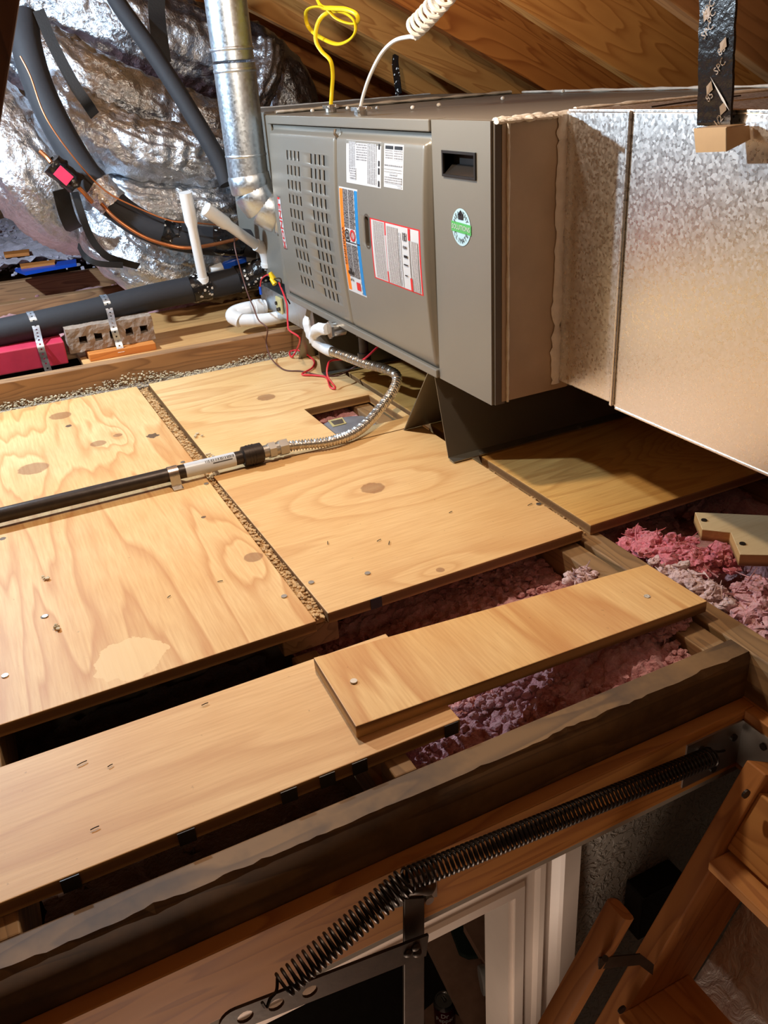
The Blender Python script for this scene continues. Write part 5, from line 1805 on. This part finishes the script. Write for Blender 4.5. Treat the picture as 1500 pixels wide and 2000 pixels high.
# outline with rounded end and three holes, triangulated as a filled curve
outer = [st[0] + nrm * Wd, st[0] - nrm * Wd] + [st[1] - nrm * Wd * cos(t) + d * Wd * sin(t) for t in [pi * i / 10 for i in range(11)]]
loops = [outer]
for k, c_ in enumerate([.010, .042, .078]):
    cc = st[1] - d * c_
    loops.append([cc + d * cos(2 * pi * i / 14) * .0085 + nrm * sin(2 * pi * i / 14) * Wd * .52 for i in range(14)])
es = []
for lp_ in loops:
    vs = [bmh.verts.new(v) for v in lp_]
    es += [bmh.edges.new((vs[i], vs[(i + 1) % len(vs)])) for i in range(len(vs))]
bmesh.ops.triangle_fill(bmh, use_beauty=True, use_dissolve=False, edges=es)
ex = bmesh.ops.extrude_face_region(bmh, geom=bmh.faces[:])
bmesh.ops.translate(bmh, verts=[v for v in ex['geom'] if isinstance(v, bmesh.types.BMVert)], vec=(0, -.0035, 0))
bmesh.ops.recalc_face_normals(bmh, faces=bmh.faces)
me = bpy.data.meshes.new('hinge_arm')
bmh.to_mesh(me)
bmh.free()
link('hinge_arm', me, lad, ['arm'])
for px, py in [(812, 1850), (797, 1862), (815, 1862)]:
    c = at(px, py, Y=ya2 - .004)
    G().ball(c, .0055, 0, 10, 6, (1, .6, 1)).build('rivet', 'arm', lad, True)

# sloping side rail: front edge faces the climber (-X), inner face faces the viewer
sd = Vector((-.4925, 0, -.870))                # down the ladder
sn = Vector((.870, 0, -.4925))                 # towards the back (foil panel)
o0 = Vector((.694, 0, -.140))
def rail(y0, y1, off0, off1, s0_, s1_, name='side_rail', mat='pine_ladder'):
    a = o0 + sd * s0_ + sn * off0
    b = o0 + sd * s0_ + sn * off1
    c_ = o0 + sd * s1_ + sn * off1
    d_ = o0 + sd * s1_ + sn * off0
    P = [Vector((v.x, y0, v.z)) for v in (a, b, c_, d_)]
    return G().prism(P, (0, y1 - y0, 0)).build(name, mat, lad, bevel=.002)
rail(.500, .530, 0, .112, -.03, 1.9)
rail(.020, .050, 0, .112, -.03, 1.9)
# treads between the rails
for i, s_ in enumerate([.085, .335, .585, .835, 1.085, 1.335]):
    c_ = o0 + sd * s_
    P = [Vector((c_.x - .020, .050, c_.z - .006)), Vector((c_.x + .100, .050, c_.z - .006)), Vector((c_.x + .100, .050, c_.z - .026)), Vector((c_.x - .014, .050, c_.z - .026)), Vector((c_.x - .020, .050, c_.z - .020))]
    G().prism(P, (0, .450, 0)).build('tread', 'pine_tread', lad, bevel=.002)
# cleat above the first tread
c_ = o0 + sd * -.005
P = [Vector((v.x, .05, v.z)) for v in (c_ + sn * .006, c_ + sn * .030, c_ + sn * .030 + sd * .085, c_ + sn * .006 + sd * .085)]
G().prism(P, (0, .450, 0)).build('cross_cleat', 'pine_tread', lad, bevel=.002)
# hatch door panel behind the rails, foil faced
a, b = o0 + sd * -.02 + sn * .118, o0 + sd * 1.35 + sn * .118
P = [Vector((a.x, -.02, a.z)), Vector((b.x, -.02, b.z)), Vector((b.x, .5, b.z)), Vector((a.x, .5, a.z))]
g = G()
nu, nv = 40, 70
for j in range(nv + 1):
    for i in range(nu + 1):
        q = P[0].lerp(P[3], i / nu).lerp(P[1].lerp(P[2], i / nu), j / nv)
        g.V.append(q + sn * (-.004 * noise.noise(q * 14) - .003 * (1 - abs(noise.noise(q * 30))) ** 3))
for j in range(nv):
    for i in range(nu):
        k = j * (nu + 1) + i
        g.F.append([k, k + 1, k + nu + 2, k + nu + 1]); g.M.append(0)
o = g.build('hatch_panel', 'foil_panel', lad, True)
tag(o, 'hatch door panel with crinkled foil facing')
G().prism([p_ + sn * .006 for p_ in P], sn * .018).build('panel_board', 'mdf', lad)
# hand rail and its bent steel bracket
h0 = at(1212, 1775, Y=.515)
hd = sd
hu = Vector((0, 1, 0))
sec = []
for i in range(12):
    t = 2 * pi * i / 12
    x = (abs(cos(t)) ** .55) * (1 if cos(t) >= 0 else -1)
    y = (abs(sin(t)) ** .55) * (1 if sin(t) >= 0 else -1)
    sec.append((x * .0175, y * .0115))
g = G()
poly = [h0 + Vector((0, x, 0)) + sn * y for x, y in sec]
g.prism(poly, sd * 1.1)
g.build('hand_rail', 'pine_ladder', lad, True)
b0, b1, b2 = at(1168, 1880, Y=.500), at(1248, 1872, Y=.497), at(1274, 1892, Y=.497)
g = G()
hh = Vector((0, 0, .0105))
for a, b in ((b0, b1), (b1, b2)):
    g.prism([a - hh, b - hh, b + hh, a + hh], (0, -.002, 0))
g.build('rail_bracket', 'arm', lad)
G().cyl(at(1182, 1872, Y=.496), at(1182, 1872, Y=.492), .004, 10).build('bolt', 'iron', lad)
for px, py in [(1455, 1549), (1213, 1970)]:
    c = at(px, py, Y=.4995)
    G().cyl(c, c + Vector((0, -.003, 0)), .006, 12).build('bolt', 'iron', lad)
# dark box on the hall wall behind the rail
c = at(1275, 1800, Y=WY)
q = [at(1258, 1762, Y=.66), at(1330, 1730, Y=.66), at(1320, 1850, Y=.66), at(1240, 1835, Y=.66)]
zt_, zb_ = at(1258, 1755, Y=.66).z, at(1240, 1842, Y=.66).z
x0_ = at(1255, 1760, Y=.66).x
tag(G().box((x0_, .66, zb_), (x0_ + .09, .70, zt_)).build('wall_box', 'black_plastic', None, bevel=.003), 'small black box mounted on the hallway wall behind the ladder', 'box')
